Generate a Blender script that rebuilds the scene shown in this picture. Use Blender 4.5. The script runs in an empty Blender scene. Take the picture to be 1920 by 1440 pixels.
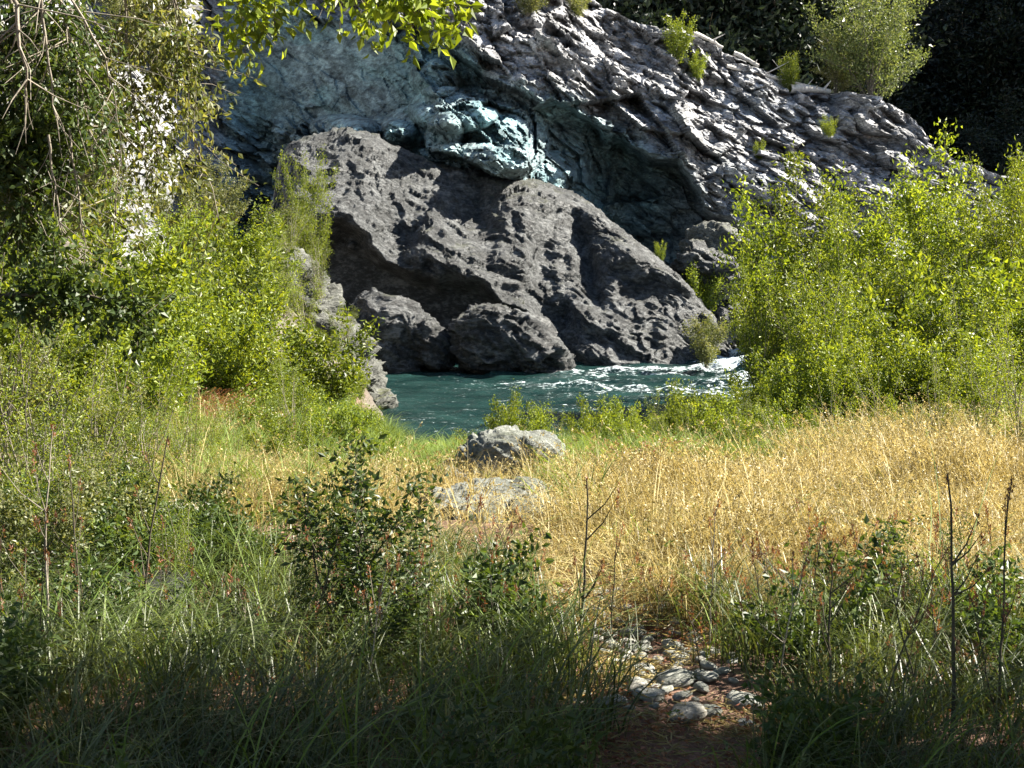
import bpy, bmesh, math, random
import numpy as np
from mathutils import Vector, Matrix, Euler
C = bpy.context.scene.collection
SC = bpy.context.scene

# ------------------------------------------------------------------ camera, world, sun, exposure
F = 2638.0                      # focal length in pixels of the 1920 px wide photograph
PITCH = math.radians(-6.3)
CAM = np.array([0.0, 0.0, 1.65])
cd = bpy.data.cameras.new('camera'); cam = bpy.data.objects.new('camera', cd); C.objects.link(cam)
cam.location = CAM; cam.rotation_euler = (math.radians(90) + PITCH, 0, 0)
cd.sensor_width = 36; cd.lens = 36 * F / 1920; cd.clip_start = 0.05; cd.clip_end = 2000
SC.camera = cam

SUN = Vector((0.70, 0.20, 0.64)).normalized()       # towards the sun: from the right, a little behind the rocks
elev = math.asin(SUN.z); azim = math.atan2(SUN.x, SUN.y)
w = bpy.data.worlds.new("World"); SC.world = w; w.use_nodes = True
nt = w.node_tree; bgn = nt.nodes['Background']
sky = nt.nodes.new('ShaderNodeTexSky'); sky.sky_type = 'NISHITA'; sky.sun_disc = False
sky.sun_elevation = elev; sky.sun_rotation = azim; sky.altitude = 300
nt.links.new(sky.outputs[0], bgn.inputs[0]); bgn.inputs[1].default_value = 0.05
sl = bpy.data.lights.new('sun', 'SUN'); sl.energy = 5.0; sl.angle = math.radians(0.5); sl.color = (1.0, 0.93, 0.82)
so = bpy.data.objects.new('sun', sl); C.objects.link(so)
so.rotation_euler = (-SUN).to_track_quat('-Z', 'Y').to_euler(); so.location = (40, 20, 40)
SC.view_settings.view_transform = 'Standard'; SC.view_settings.look = 'None'
SC.view_settings.exposure = 2.15; SC.view_settings.gamma = 1
SC.view_settings.use_curve_mapping = False
SC.cycles.max_bounces = 6; SC.cycles.diffuse_bounces = 2; SC.cycles.transmission_bounces = 3
SC.cycles.transparent_max_bounces = 4; SC.cycles.glossy_bounces = 2

# ------------------------------------------------------------------ numeric helpers
def at(px, py, Y):
    px = np.asarray(px, float); py = np.asarray(py, float); Y = np.asarray(Y, float)
    u = (px - 960) / F; v = (720 - py) / F
    cy = math.cos(PITCH) - v * math.sin(PITCH); cz = math.sin(PITCH) + v * math.cos(PITCH)
    k = Y / cy
    return np.stack(np.broadcast_arrays(u * k, Y * np.ones_like(k), CAM[2] + cz * k), -1)

def hsh(ix, iy, iz, s):
    h = (ix.astype(np.int64) * 374761393 + iy.astype(np.int64) * 668265263 + iz.astype(np.int64) * 2147483647 + s * 1274126177) & 0xffffffff
    h = ((h ^ (h >> 13)) * 1274126177) & 0xffffffff
    h = ((h ^ (h >> 16)) * 2246822519) & 0xffffffff
    h = h ^ (h >> 15)
    return (h & 0xffffff) / float(0x1000000)

def vnoise(p, s=0):
    i = np.floor(p); f = p - i; i = i.astype(np.int64)
    f = f * f * f * (f * (f * 6 - 15) + 10)
    r = 0
    for dx in (0, 1):
        wx = f[..., 0] if dx else 1 - f[..., 0]
        for dy in (0, 1):
            wy = f[..., 1] if dy else 1 - f[..., 1]
            for dz in (0, 1):
                wz = f[..., 2] if dz else 1 - f[..., 2]
                r = r + wx * wy * wz * hsh(i[..., 0] + dx, i[..., 1] + dy, i[..., 2] + dz, s)
    return r * 2 - 1

def fbm(p, o=4, s=0, g=0.5):
    r = 0; a = 1.0
    for k in range(o):
        r = r + a * vnoise(p * (2.03 ** k) + 17.3 * k, s + k); a *= g
    return r

def ridge(p, o=4, s=0, g=0.5):
    r = 0; a = 1.0
    for k in range(o):
        r = r + a * (1 - 2 * np.abs(vnoise(p * (2.03 ** k) + 11.1 * k, s + k))); a *= g
    return r

def facet(p, s=0, tilt=0.8, crack=0.3):
    """blocky relief: each jittered cell is a tilted plane at its own height"""
    b = np.floor(p).astype(np.int64)
    best = np.full(p.shape[:-1], 1e9); out = np.zeros(p.shape[:-1]); sec = np.full(p.shape[:-1], 1e9)
    for dx in (-1, 0, 1):
        for dy in (-1, 0, 1):
            for dz in (-1, 0, 1):
                cx, cy, cz = b[..., 0] + dx, b[..., 1] + dy, b[..., 2] + dz
                q = np.stack([cx + hsh(cx, cy, cz, s + 1), cy + hsh(cx, cy, cz, s + 2), cz + hsh(cx, cy, cz, s + 3)], -1)
                d = p - q; dd = (d * d).sum(-1)
                val = (hsh(cx, cy, cz, s + 4) - .5) + tilt * (d[..., 0] * (hsh(cx, cy, cz, s + 5) - .5) + d[..., 1] * (hsh(cx, cy, cz, s + 6) - .5) + d[..., 2] * (hsh(cx, cy, cz, s + 7) - .5)) * 2
                m = dd < best
                sec = np.where(m, best, np.minimum(sec, dd))
                out = np.where(m, val, out); best = np.where(m, dd, best)
    cr = np.clip((np.sqrt(sec) - np.sqrt(best)) / 0.10, 0, 1)
    return out - crack * (1 - cr)

def smooth(x, a, b):
    t = np.clip((x - a) / (b - a), 0, 1); return t * t * (3 - 2 * t)

# ------------------------------------------------------------------ materials
def mat(name):
    m = bpy.data.materials.new(name); m.use_nodes = True
    n = m.node_tree; n.nodes.clear()
    o = n.nodes.new('ShaderNodeOutputMaterial')
    return m, n, o
def N(n, t, **kw):
    x = n.nodes.new(t)
    for k, v in kw.items():
        if k in ('operation', 'blend_type', 'data_type', 'attribute_name', 'noise_dimensions', 'feature', 'vector_type', 'clamp'):
            setattr(x, k, v)
        else: x.inputs[k].default_value = v
    return x
def ramp(n, src, stops):
    r = n.nodes.new('ShaderNodeValToRGB'); e = r.color_ramp.elements
    while len(e) < len(stops): e.new(0.5)
    for i, (p, c) in enumerate(stops): e[i].position = p; e[i].color = (*c, 1) if len(c) == 3 else c
    n.links.new(src, r.inputs[0]); return r
def g(v): return (v, v, v)

def rock_mat(name, dark, mid, light, tint=None, scale=1.0, bump=0.6, rough=0.75, moss=None):
    m, n, o = mat(name); L = n.links
    geo = N(n, 'ShaderNodeNewGeometry'); mp = n.nodes.new('ShaderNodeMapping')
    mp.inputs['Rotation'].default_value = (0, math.radians(32), 0); mp.inputs['Scale'].default_value = (0.65 * scale, 0.85 * scale, 1.25 * scale)
    L.new(geo.outputs['Position'], mp.inputs[0])
    n1 = N(n, 'ShaderNodeTexNoise', Scale=1.3, Detail=9, Roughness=0.68); L.new(mp.outputs[0], n1.inputs['Vector'])
    n2 = N(n, 'ShaderNodeTexNoise', Scale=7.0, Detail=8, Roughness=0.75); L.new(mp.outputs[0], n2.inputs['Vector'])
    mixf = N(n, 'ShaderNodeMath', operation='MULTIPLY_ADD'); L.new(n2.outputs[0], mixf.inputs[0]); mixf.inputs[1].default_value = 0.6
    h = N(n, 'ShaderNodeMath', operation='MULTIPLY'); L.new(n1.outputs[0], h.inputs[0]); h.inputs[1].default_value = 0.5; L.new(h.outputs[0], mixf.inputs[2])
    r = ramp(n, mixf.outputs[0], [(0.40, dark), (0.53, mid), (0.66, light)])
    col = r.outputs[0]
    if tint:
        tn = N(n, 'ShaderNodeAttribute', attribute_name='tone'); mr = n.nodes.new('ShaderNodeMapRange'); L.new(tn.outputs['Fac'], mr.inputs[0]); mr.inputs[3].default_value = .45; mr.inputs[4].default_value = 1.35
        vm = N(n, 'ShaderNodeVectorMath', operation='SCALE'); L.new(col, vm.inputs[0]); L.new(mr.outputs[0], vm.inputs['Scale']); col = vm.outputs[0]
        a = N(n, 'ShaderNodeAttribute', attribute_name='tint')
        mx = n.nodes.new('ShaderNodeMix'); mx.data_type = 'RGBA'; mx.blend_type = 'MULTIPLY'
        L.new(a.outputs['Fac'], mx.inputs[0]); L.new(col, mx.inputs[6]); mx.inputs[7].default_value = (*tint, 1); col = mx.outputs[2]
    if moss:
        nm = N(n, 'ShaderNodeTexNoise', Scale=0.9, Detail=6, Roughness=0.7); L.new(geo.outputs['Position'], nm.inputs['Vector'])
        sx = n.nodes.new('ShaderNodeSeparateXYZ'); L.new(geo.outputs['Normal'], sx.inputs[0])
        ml = N(n, 'ShaderNodeMath', operation='MULTIPLY'); L.new(nm.outputs[0], ml.inputs[0]); L.new(sx.outputs[2], ml.inputs[1])
        rr = ramp(n, ml.outputs[0], [(0.46, g(0)), (0.56, g(0.6))])
        mx = n.nodes.new('ShaderNodeMix'); mx.data_type = 'RGBA'
        L.new(rr.outputs[0], mx.inputs[0]); L.new(col, mx.inputs[6]); mx.inputs[7].default_value = (*moss, 1); col = mx.outputs[2]
    b = n.nodes.new('ShaderNodeBump'); b.inputs['Strength'].default_value = bump; b.inputs['Distance'].default_value = 0.12
    n3 = N(n, 'ShaderNodeTexVoronoi', Scale=5.0); n3.feature = 'F1'; L.new(mp.outputs[0], n3.inputs['Vector'])
    ad = N(n, 'ShaderNodeMath', operation='MULTIPLY_ADD'); L.new(n3.outputs[0], ad.inputs[0]); ad.inputs[1].default_value = 0.5; L.new(n2.outputs[0], ad.inputs[2])
    L.new(ad.outputs[0], b.inputs['Height'])
    p = N(n, 'ShaderNodeBsdfPrincipled', Roughness=rough); L.new(col, p.inputs['Base Color']); L.new(b.outputs[0], p.inputs['Normal'])
    p.inputs['Specular IOR Level'].default_value = 0.4
    L.new(p.outputs[0], o.inputs[0]); return m

def leaf_mat(name, c1, c2, c3, trans=0.45, rough=0.45, dead=None, tt=(1.9, 1.7, .6), spec=.35):
    m, n, o = mat(name); L = n.links
    geo = N(n, 'ShaderNodeNewGeometry'); oi = n.nodes.new('ShaderNodeObjectInfo')
    nz = N(n, 'ShaderNodeTexNoise', Scale=1.4, Detail=3); L.new(geo.outputs['Position'], nz.inputs['Vector'])
    a = N(n, 'ShaderNodeMath', operation='MULTIPLY_ADD'); L.new(geo.outputs['Random Per Island'], a.inputs[0]); a.inputs[1].default_value = 0.55
    s = N(n, 'ShaderNodeMath', operation='MULTIPLY_ADD'); L.new(nz.outputs[0], s.inputs[0]); s.inputs[1].default_value = 0.8; s.inputs[2].default_value = -0.18
    nz.inputs['Scale'].default_value = 2.6; nz.inputs['Detail'].default_value = 5
    L.new(s.outputs[0], a.inputs[2])
    stops = [(0.1, c1), (0.45, c2), (0.85, c3)]
    if dead: stops.append((0.97, dead))
    r = ramp(n, a.outputs[0], stops)
    hs = n.nodes.new('ShaderNodeHueSaturation'); L.new(r.outputs[0], hs.inputs['Color'])
    mr = n.nodes.new('ShaderNodeMapRange'); L.new(oi.outputs['Random'], mr.inputs[0]); mr.inputs[3].default_value = 0.75; mr.inputs[4].default_value = 1.25
    L.new(mr.outputs[0], hs.inputs['Value'])
    p = N(n, 'ShaderNodeBsdfPrincipled', Roughness=rough); L.new(hs.outputs[0], p.inputs['Base Color']); p.inputs['Specular IOR Level'].default_value = spec
    t = n.nodes.new('ShaderNodeBsdfTranslucent')
    br = n.nodes.new('ShaderNodeMix'); br.data_type = 'RGBA'; br.blend_type = 'MULTIPLY'; br.inputs[0].default_value = 1
    L.new(hs.outputs[0], br.inputs[6]); br.inputs[7].default_value = (*tt, 1); L.new(br.outputs[2], t.inputs[0])
    mx = n.nodes.new('ShaderNodeMixShader'); mx.inputs[0].default_value = trans
    L.new(p.outputs[0], mx.inputs[1]); L.new(t.outputs[0], mx.inputs[2]); L.new(mx.outputs[0], o.inputs[0]); return m

def plain_mat(name, c1, c2, scale=8, rough=0.8, bump=0.3):
    m, n, o = mat(name); L = n.links
    geo = N(n, 'ShaderNodeNewGeometry')
    nz = N(n, 'ShaderNodeTexNoise', Scale=scale, Detail=7, Roughness=0.7); L.new(geo.outputs['Position'], nz.inputs['Vector'])
    r = ramp(n, nz.outputs[0], [(0.35, c1), (0.65, c2)])
    b = n.nodes.new('ShaderNodeBump'); b.inputs['Strength'].default_value = bump; b.inputs['Distance'].default_value = 0.03
    L.new(nz.outputs[0], b.inputs['Height'])
    p = N(n, 'ShaderNodeBsdfPrincipled', Roughness=rough); L.new(r.outputs[0], p.inputs['Base Color']); L.new(b.outputs[0], p.inputs['Normal'])
    L.new(p.outputs[0], o.inputs[0]); return m

M = {}
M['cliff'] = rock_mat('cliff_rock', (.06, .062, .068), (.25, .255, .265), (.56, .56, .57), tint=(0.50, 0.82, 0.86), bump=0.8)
M['boulder'] = rock_mat('dark_basalt', (.010, .011, .011), (.030, .033, .033), (.15, .157, .156), scale=1.5, bump=1.0, rough=.5, moss=(.045, .05, .025))
M['bank_rock'] = rock_mat('bank_rock', (.022, .023, .020), (.07, .073, .062), (.18, .185, .165), scale=2.2, bump=0.8, moss=(.10, .11, .04))
M['pale_stone'] = rock_mat('pale_river_stone', (.05, .055, .042), (.12, .13, .11), (.25, .26, .23), scale=5, bump=0.6, moss=(.07, .08, .04))
M['path_stone'] = rock_mat('path_stone', (.12, .13, .11), (.28, .29, .25), (.48, .48, .43), scale=5, bump=0.6)
M['stone'] = rock_mat('river_cobble', (.12, .12, .10), (.27, .26, .22), (.46, .44, .38), scale=6, bump=0.5)
M['willow'] = leaf_mat('willow_leaf', (.04, .068, .008), (.11, .155, .014), (.26, .31, .04), trans=0.36, spec=.35, dead=(.30, .30, .12))
M['olive'] = leaf_mat('olive_leaf', (.035, .055, .015), (.09, .11, .03), (.24, .25, .13), trans=0.35, dead=(.38, .37, .25))
M['rimleaf'] = leaf_mat('pale_leaf', (.035, .055, .018), (.08, .11, .04), (.19, .22, .10), trans=0.3, spec=.2)
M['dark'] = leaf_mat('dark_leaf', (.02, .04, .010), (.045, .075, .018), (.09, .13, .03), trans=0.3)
M['forest'] = leaf_mat('shade_dark_forest_leaf', (.005, .011, .006), (.011, .020, .010), (.022, .034, .014), trans=0.1)  # near-black leaf colour carries the shade of the forest
M['lime'] = leaf_mat('lime_leaf', (.05, .085, .010), (.13, .185, .018), (.27, .33, .05), trans=0.42, spec=.35)
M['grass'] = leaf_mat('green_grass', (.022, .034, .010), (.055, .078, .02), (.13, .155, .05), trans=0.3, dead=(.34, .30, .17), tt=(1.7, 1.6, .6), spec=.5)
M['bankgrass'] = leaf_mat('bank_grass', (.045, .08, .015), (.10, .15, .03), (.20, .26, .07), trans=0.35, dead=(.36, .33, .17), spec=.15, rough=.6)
M['straw'] = leaf_mat('dry_grass', (.09, .070, .03), (.33, .27, .105), (.57, .50, .24), trans=0.3, rough=0.5, dead=(.62, .55, .36), tt=(1.35, 1.2, .85))
M['rust'] = leaf_mat('rusty_seed_head', (.13, .05, .03), (.22, .09, .05), (.33, .17, .09), trans=0.2)
M['bark'] = plain_mat('grey_bark', (.05, .042, .035), (.17, .15, .12), 14)
M['twig'] = plain_mat('pale_twig', (.12, .10, .075), (.34, .30, .23), 14)
M['wood'] = plain_mat('bleached_wood', (.30, .28, .25), (.6, .57, .52), 10)
M['stalk'] = plain_mat('dark_stalk', (.03, .025, .015), (.09, .07, .04), 20)

def ground_mat():
    m, n, o = mat('ground_soil'); L = n.links
    geo = N(n, 'ShaderNodeNewGeometry')
    n1 = N(n, 'ShaderNodeTexNoise', Scale=1.2, Detail=8, Roughness=0.7); L.new(geo.outputs['Position'], n1.inputs['Vector'])
    n2 = N(n, 'ShaderNodeTexNoise', Scale=45, Detail=6, Roughness=0.8); L.new(geo.outputs['Position'], n2.inputs['Vector'])
    mx0 = N(n, 'ShaderNodeMath', operation='MULTIPLY_ADD'); L.new(n2.outputs[0], mx0.inputs[0]); mx0.inputs[1].default_value = 0.6
    q = N(n, 'ShaderNodeMath', operation='MULTIPLY'); L.new(n1.outputs[0], q.inputs[0]); q.inputs[1].default_value = 0.45; L.new(q.outputs[0], mx0.inputs[2])
    soil = ramp(n, mx0.outputs[0], [(0.40, (.06, .032, .020)), (0.52, (.17, .092, .060)), (0.66, (.36, .22, .15))])
    rk = ramp(n, mx0.outputs[0], [(0.40, (.03, .03, .025)), (0.52, (.08, .08, .065)), (0.66, (.18, .18, .16))])
    a = N(n, 'ShaderNodeAttribute', attribute_name='rocky')
    mx = n.nodes.new('ShaderNodeMix'); mx.data_type = 'RGBA'; L.new(a.outputs['Fac'], mx.inputs[0]); L.new(soil.outputs[0], mx.inputs[6]); L.new(rk.outputs[0], mx.inputs[7])
    b = n.nodes.new('ShaderNodeBump'); b.inputs['Strength'].default_value = 0.8; b.inputs['Distance'].default_value = 0.03; L.new(n2.outputs[0], b.inputs['Height'])
    p = N(n, 'ShaderNodeBsdfPrincipled', Roughness=0.9); L.new(mx.outputs[2], p.inputs['Base Color']); L.new(b.outputs[0], p.inputs['Normal'])
    L.new(p.outputs[0], o.inputs[0]); return m
M['ground'] = ground_mat()

def water_mat():
    m, n, o = mat('river_water'); L = n.links
    geo = N(n, 'ShaderNodeNewGeometry')
    mp = n.nodes.new('ShaderNodeMapping'); mp.inputs['Scale'].default_value = (1.0, 2.2, 1); L.new(geo.outputs['Position'], mp.inputs[0])
    n1 = N(n, 'ShaderNodeTexNoise', Scale=3.0, Detail=8, Roughness=0.62); n1.inputs['Distortion'].default_value = 0.6; L.new(mp.outputs[0], n1.inputs['Vector'])
    n2 = N(n, 'ShaderNodeTexNoise', Scale=6.0, Detail=9, Roughness=0.75); L.new(mp.outputs[0], n2.inputs['Vector'])
    n0 = N(n, 'ShaderNodeTexNoise', Scale=0.5, Detail=4); L.new(mp.outputs[0], n0.inputs['Vector'])
    base = ramp(n, n0.outputs[0], [(0.35, (.004, .016, .015)), (0.65, (.014, .040, .036))])
    b = n.nodes.new('ShaderNodeBump'); b.inputs['Strength'].default_value = 0.8; b.inputs['Distance'].default_value = 0.10; L.new(n1.outputs[0], b.inputs['Height'])
    p = N(n, 'ShaderNodeBsdfPrincipled', Roughness=0.10, IOR=1.33); L.new(base.outputs[0], p.inputs['Base Color']); L.new(b.outputs[0], p.inputs['Normal'])
    a = N(n, 'ShaderNodeAttribute', attribute_name='foam')
    ad = N(n, 'ShaderNodeMath', operation='MULTIPLY_ADD'); L.new(n2.outputs[0], ad.inputs[0]); ad.inputs[1].default_value = 1.9; sb = N(n, 'ShaderNodeMath', operation='SUBTRACT'); sb.inputs[1].default_value = 0.5; L.new(a.outputs['Fac'], sb.inputs[0]); L.new(sb.outputs[0], ad.inputs[2])
    r = ramp(n, ad.outputs[0], [(0.80, g(0)), (0.98, g(1))])
    fo = N(n, 'ShaderNodeBsdfPrincipled', Roughness=0.6); fo.inputs['Base Color'].default_value = (.60, .68, .70, 1); L.new(b.outputs[0], fo.inputs['Normal'])
    mx = n.nodes.new('ShaderNodeMixShader'); L.new(r.outputs[0], mx.inputs[0]); L.new(p.outputs[0], mx.inputs[1]); L.new(fo.outputs[0], mx.inputs[2])
    L.new(mx.outputs[0], o.inputs[0]); return m
M['water'] = water_mat()

# ------------------------------------------------------------------ object helpers
def mesh_np(name, V, Fq, mt=None, smooth_=False, attrs=None):
    V = np.asarray(V, np.float32); Fq = np.asarray(Fq, np.int32)
    me = bpy.data.meshes.new(name); k = Fq.shape[1]
    me.vertices.add(len(V)); me.vertices.foreach_set('co', V.ravel())
    me.loops.add(Fq.size); me.loops.foreach_set('vertex_index', Fq.ravel())
    me.polygons.add(len(Fq)); me.polygons.foreach_set('loop_start', np.arange(0, Fq.size, k, dtype=np.int32))
    try: me.polygons.foreach_set('loop_total', np.full(len(Fq), k, np.int32))
    except Exception: pass
    me.polygons.foreach_set('use_smooth', np.full(len(Fq), smooth_, bool))
    if attrs:
        for a, v in attrs.items():
            at_ = me.attributes.new(a, 'FLOAT', 'POINT'); at_.data.foreach_set('value', np.asarray(v, np.float32).ravel())
    me.update(); me.validate()
    if mt: me.materials.append(mt)
    return me
def link(name, me, parent=None, loc=None):
    o = bpy.data.objects.new(name, me); C.objects.link(o)
    if parent: o.parent = parent
    if loc is not None: o.location = loc
    return o
def tag(o, label=None, cat=None, group=None, kind=None):
    if label: o['label'] = label
    if cat: o['category'] = cat
    if group: o['group'] = group
    if kind: o['kind'] = kind
    return o
def grid_faces(nr, nc):
    i = np.arange(nr * nc).reshape(nr, nc)
    return np.stack([i[:-1, :-1], i[:-1, 1:], i[1:, 1:], i[1:, :-1]], -1).reshape(-1, 4)

# ------------------------------------------------------------------ terrain heights
def shore(x):
    return np.interp(x, [-30, -6, -3, -2.1, -1.3, 1.5, 5, 9, 30], [31, 31, 30, 24.0, 20.6, 21.0, 25, 30, 33])
def gz(x, y, detail=True):
    x = np.asarray(x, float); y = np.asarray(y, float)
    t = np.where(y < 8, y, 8 + (y - 8) * 15.0 / (shore(x) - 8))
    z = np.interp(t, [-40, 2, 5, 7, 10, 15, 19, 22, 23.2, 25.5, 29, 42, 60], [0.5, .02, 0, -.05, -.3, -.8, -1.25, -1.65, -1.95, -2.7, -3.2, -3.2, -3.2])
    mound = np.minimum(np.clip((-2.7 - x) * 1.0, 0, 2.0) + np.clip((-6 - x) * .35, 0, 3), 5) * smooth(y, 15, 27) * (1 - smooth(y, 33, 37))
    mound = mound + 0.35 * smooth(-x, 1.5, 5) * (1 - smooth(y, 14, 20)) * smooth(y, 6, 10)
    mound = mound + 0.5 * smooth(x, 3, 9) * smooth(y, 9, 14) * (1 - smooth(y, 24, 30))
    z = z + mound
    if detail:
        p = np.stack(np.broadcast_arrays(x, y, 0 * x), -1)
        z = z + 0.07 * fbm(p * 0.7, 3, 5) + 0.02 * fbm(p * 4, 2, 9)
    return z

def build_ground():
    xs = np.concatenate([np.linspace(-400, -16, 14)[:-1], np.linspace(-16, 16, 260), np.linspace(16, 400, 14)[1:]])
    ys = np.concatenate([np.linspace(-200, -2, 12)[:-1], np.linspace(-2, 34, 320), np.linspace(34, 900, 20)[1:]])
    X, Y = np.meshgrid(xs, ys); Z = gz(X, Y)
    bare = np.clip(1 - np.abs(X - path_x(Y)) / 0.35, 0, 1)
    Z = Z - 0.03 * bare
    rocky = smooth(Z, -1.2, -1.7) * .8 + smooth(-X, 2.6, 3.2) * smooth(Y, 18, 23) * .8
    V = np.stack([X, Y, Z], -1).reshape(-1, 3)
    o = link('ground', mesh_np('ground', V, grid_faces(*X.shape), M['ground'], True, {'rocky': np.clip(rocky, 0, 1)}))
    tag(o, kind='structure')
def path_x(y):      # the trodden gap between the grasses
    return np.interp(y, [3.5, 4.6, 5.2, 5.8, 6.4, 7.5, 10], [0.42, 0.54, 0.56, 0.49, 0.40, 0.2, -.1])
build_ground()

# ------------------------------------------------------------------ cliff
CX = [-900, 300, 640, 813, 873, 923, 985, 1060, 1120, 1200, 1273, 1323, 1373, 1500, 2300]
CY = [-400, -60, 40, 85, 110, 155, 168, 200, 250, 280, 295, 380, 425, 520, 700]
SKX = [-900, 300, 900, 1000, 1090, 1200, 1290, 1420, 1560, 1700, 1745, 1900, 2300]
SKY_ = [-1100, -900, -420, -180, -20, 40, 62, 124, 165, 205, 262, 330, 420]
def build_cliff():
    pxs = np.concatenate([np.linspace(-900, -60, 50)[:-1], np.arange(-60, 1860, 2.9), np.linspace(1860, 2400, 40)[1:]])
    nv = 330
    sk = np.interp(pxs, SKX, SKY_)
    # rows: from the water line up to the skyline, dense inside the frame
    rows = []
    for s in sk:
        lo = max(s, -40)
        a = np.linspace(730, lo, nv)
        b = np.linspace(lo, s, 14)[1:] if s < -41 else np.full(13, lo)
        rows.append(np.concatenate([a, b]))
    PY = np.array(rows).T; PX = np.broadcast_to(pxs, PY.shape)
    nr, nc = PY.shape
    yc = np.interp(PX, CX, CY)
    D = np.interp(PX, [-900, 0, 250, 400, 480, 1000, 1120, 1300, 1500, 2400], [30, 42, 47, 52, 52.5, 45.0, 45.5, 45, 43, 40])
    # wiggle of the crest so it is not a drawn line
    q0 = at(PX, PY, 46)
    yc = yc + 22 * fbm(q0 * 0.35, 3, 41) + 8 * fbm(q0 * 1.4, 2, 44)
    ab = np.clip(yc - PY, 0, None)
    up = ab / F * 46
    D = D + up * np.interp(PX, [-900, 400, 800, 1100, 1400], [0.5, 0.7, 0.95, 1.15, 1.25])
    # recess right of the centre, dark and deep
    cave = smooth(PX, 1085, 1170) * (1 - smooth(PX, 1340, 1440)) * smooth(PY, 0, 1) * smooth(PY - yc, -6, 30)
    D = D + 4.8 * cave
    rec2 = smooth(PX, 985, 1010) * (1 - smooth(PX, 1110, 1150)) * smooth(PY - yc, -4, 16)
    D = D + 2.0 * rec2
    # outcrop standing out from the foot of the shaded face
    for (cx, cy, rx, ry, am) in [(915, 262, 110, 80, 3.0), (790, 252, 75, 55, 2.4), (850, 205, 80, 45, 2.0), (815, 145, 45, 36, 1.6), (900, 330, 170, 60, 2.5), (700, 250, 80, 30, 2.0), (640, 245, 70, 30, 2.5)]:
        e = ((PX - cx) / rx) ** 2 + ((PY - cy) / ry) ** 2
        D = D - am * np.clip(1.15 - e, 0, 1) ** 0.6
    # left outcrop: comes forward and turns its broken side to the sun
    xe = np.interp(PY, [-100, 130, 210, 300, 420, 560], [250, 345, 430, 520, 505, 560])
    lf = np.clip((xe - PX) / 420, 0, 1.4)
    D = D - 7.0 * lf ** 0.8 * np.where(PX < xe, 1, 0)
    D = D + 0.9 * np.clip(330 - PY, 0, 400) / F * 46 * smooth(xe - PX, 0, 60)
    P = at(PX, PY, D)
    # bedding dips down to the right
    a = math.radians(-33); ca, sa = math.cos(a), math.sin(a)
    U = P[..., 0] * ca + P[..., 2] * sa; W = -P[..., 0] * sa + P[..., 2] * ca
    Q = np.stack([U, P[..., 1] * .6, W], -1)
    wq = Q + 0.10 * np.stack([fbm(P * .5, 3, 1), fbm(P * .5, 3, 2), fbm(P * .5, 3, 3)], -1)
    calm = smooth(PX, 380, 430) * (1 - smooth(PX, 720, 900)) * smooth(PY - yc, -5, 25) * (1 - smooth(PY, 210, 260))
    calm = np.maximum(calm, 0.45 * np.clip(rec2 + cave, 0, 1))
    rg = 1 - 0.86 * calm
    rg = rg * (1 - .10 * np.exp(-((PX - 880) / 140) ** 2 - ((PY - 255) / 80) ** 2))
    big = facet(wq * np.array([.20, .3, .42]), 11, 1.3, .05) * 1.1
    mid = facet(wq * np.array([.55, .8, 1.25]), 21, 1.7, .10) * 0.62
    sml = facet(wq * np.array([1.5, 2.2, 3.6]), 31, 1.8, .15) * 0.27
    tiny = facet(wq * np.array([4.0, 5.0, 8.0]), 35, 1.8, .2) * 0.08
    fin = ridge(wq * np.array([1.6, 3.0, 11.0]), 3, 71) * 0.05
    disp = (0.9 * big + mid + sml + tiny + fin + 0.6 * fbm(Q * np.array([.15, .2, .4]), 3, 51)) * rg
    P[..., 1] -= disp
    # roll back and away behind the skyline
    last = P[-1]; ext = []
    for k, (dy, dz) in enumerate([(.6, .05), (2, .1), (5, .2), (12, 1.0), (30, 3)]):
        e = last.copy(); e[:, 1] += dy; e[:, 2] += dz - 0.02 + 0.25 * vnoise(e * .8, 61); ext.append(e)
    P = np.concatenate([P, np.array(ext)], 0)
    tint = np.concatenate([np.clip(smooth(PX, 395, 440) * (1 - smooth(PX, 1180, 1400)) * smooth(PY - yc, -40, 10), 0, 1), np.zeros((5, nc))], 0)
    V = P.reshape(-1, 3)
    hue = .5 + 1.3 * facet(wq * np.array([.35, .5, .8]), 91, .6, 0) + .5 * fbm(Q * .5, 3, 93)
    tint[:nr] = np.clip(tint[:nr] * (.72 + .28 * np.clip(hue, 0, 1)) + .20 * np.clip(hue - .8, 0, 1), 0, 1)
    tone = np.concatenate([np.clip(.5 + .6 * facet(wq * np.array([1.2, 1.8, 2.8]), 95, .3, .4) + .35 * facet(wq * np.array([4, 5, 8]), 97, .3, .3), 0, 1), np.full((5, nc), .4)], 0)
    o = link('cliff', mesh_np('cliff', V, grid_faces(nr + 5, nc), M['cliff'], False, {'tint': tint, 'tone': tone}))
    tag(o, kind='structure')
    return P, pxs
CLP, CLX = build_cliff()
def cliff_point(px, py):
    """surface point of the cliff seen at a pixel of the photograph"""
    j = int(np.argmin(np.abs(CLX - px))); col = CLP[:330, j]
    v = 1.0
    cyv = col[:, 1] * math.cos(PITCH) + (col[:, 2] - CAM[2]) * math.sin(PITCH)
    czv = -col[:, 1] * math.sin(PITCH) + (col[:, 2] - CAM[2]) * math.cos(PITCH)
    rows = 720 - F * czv / cyv
    i = int(np.argmin(np.abs(rows - py)))
    return col[i]

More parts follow.
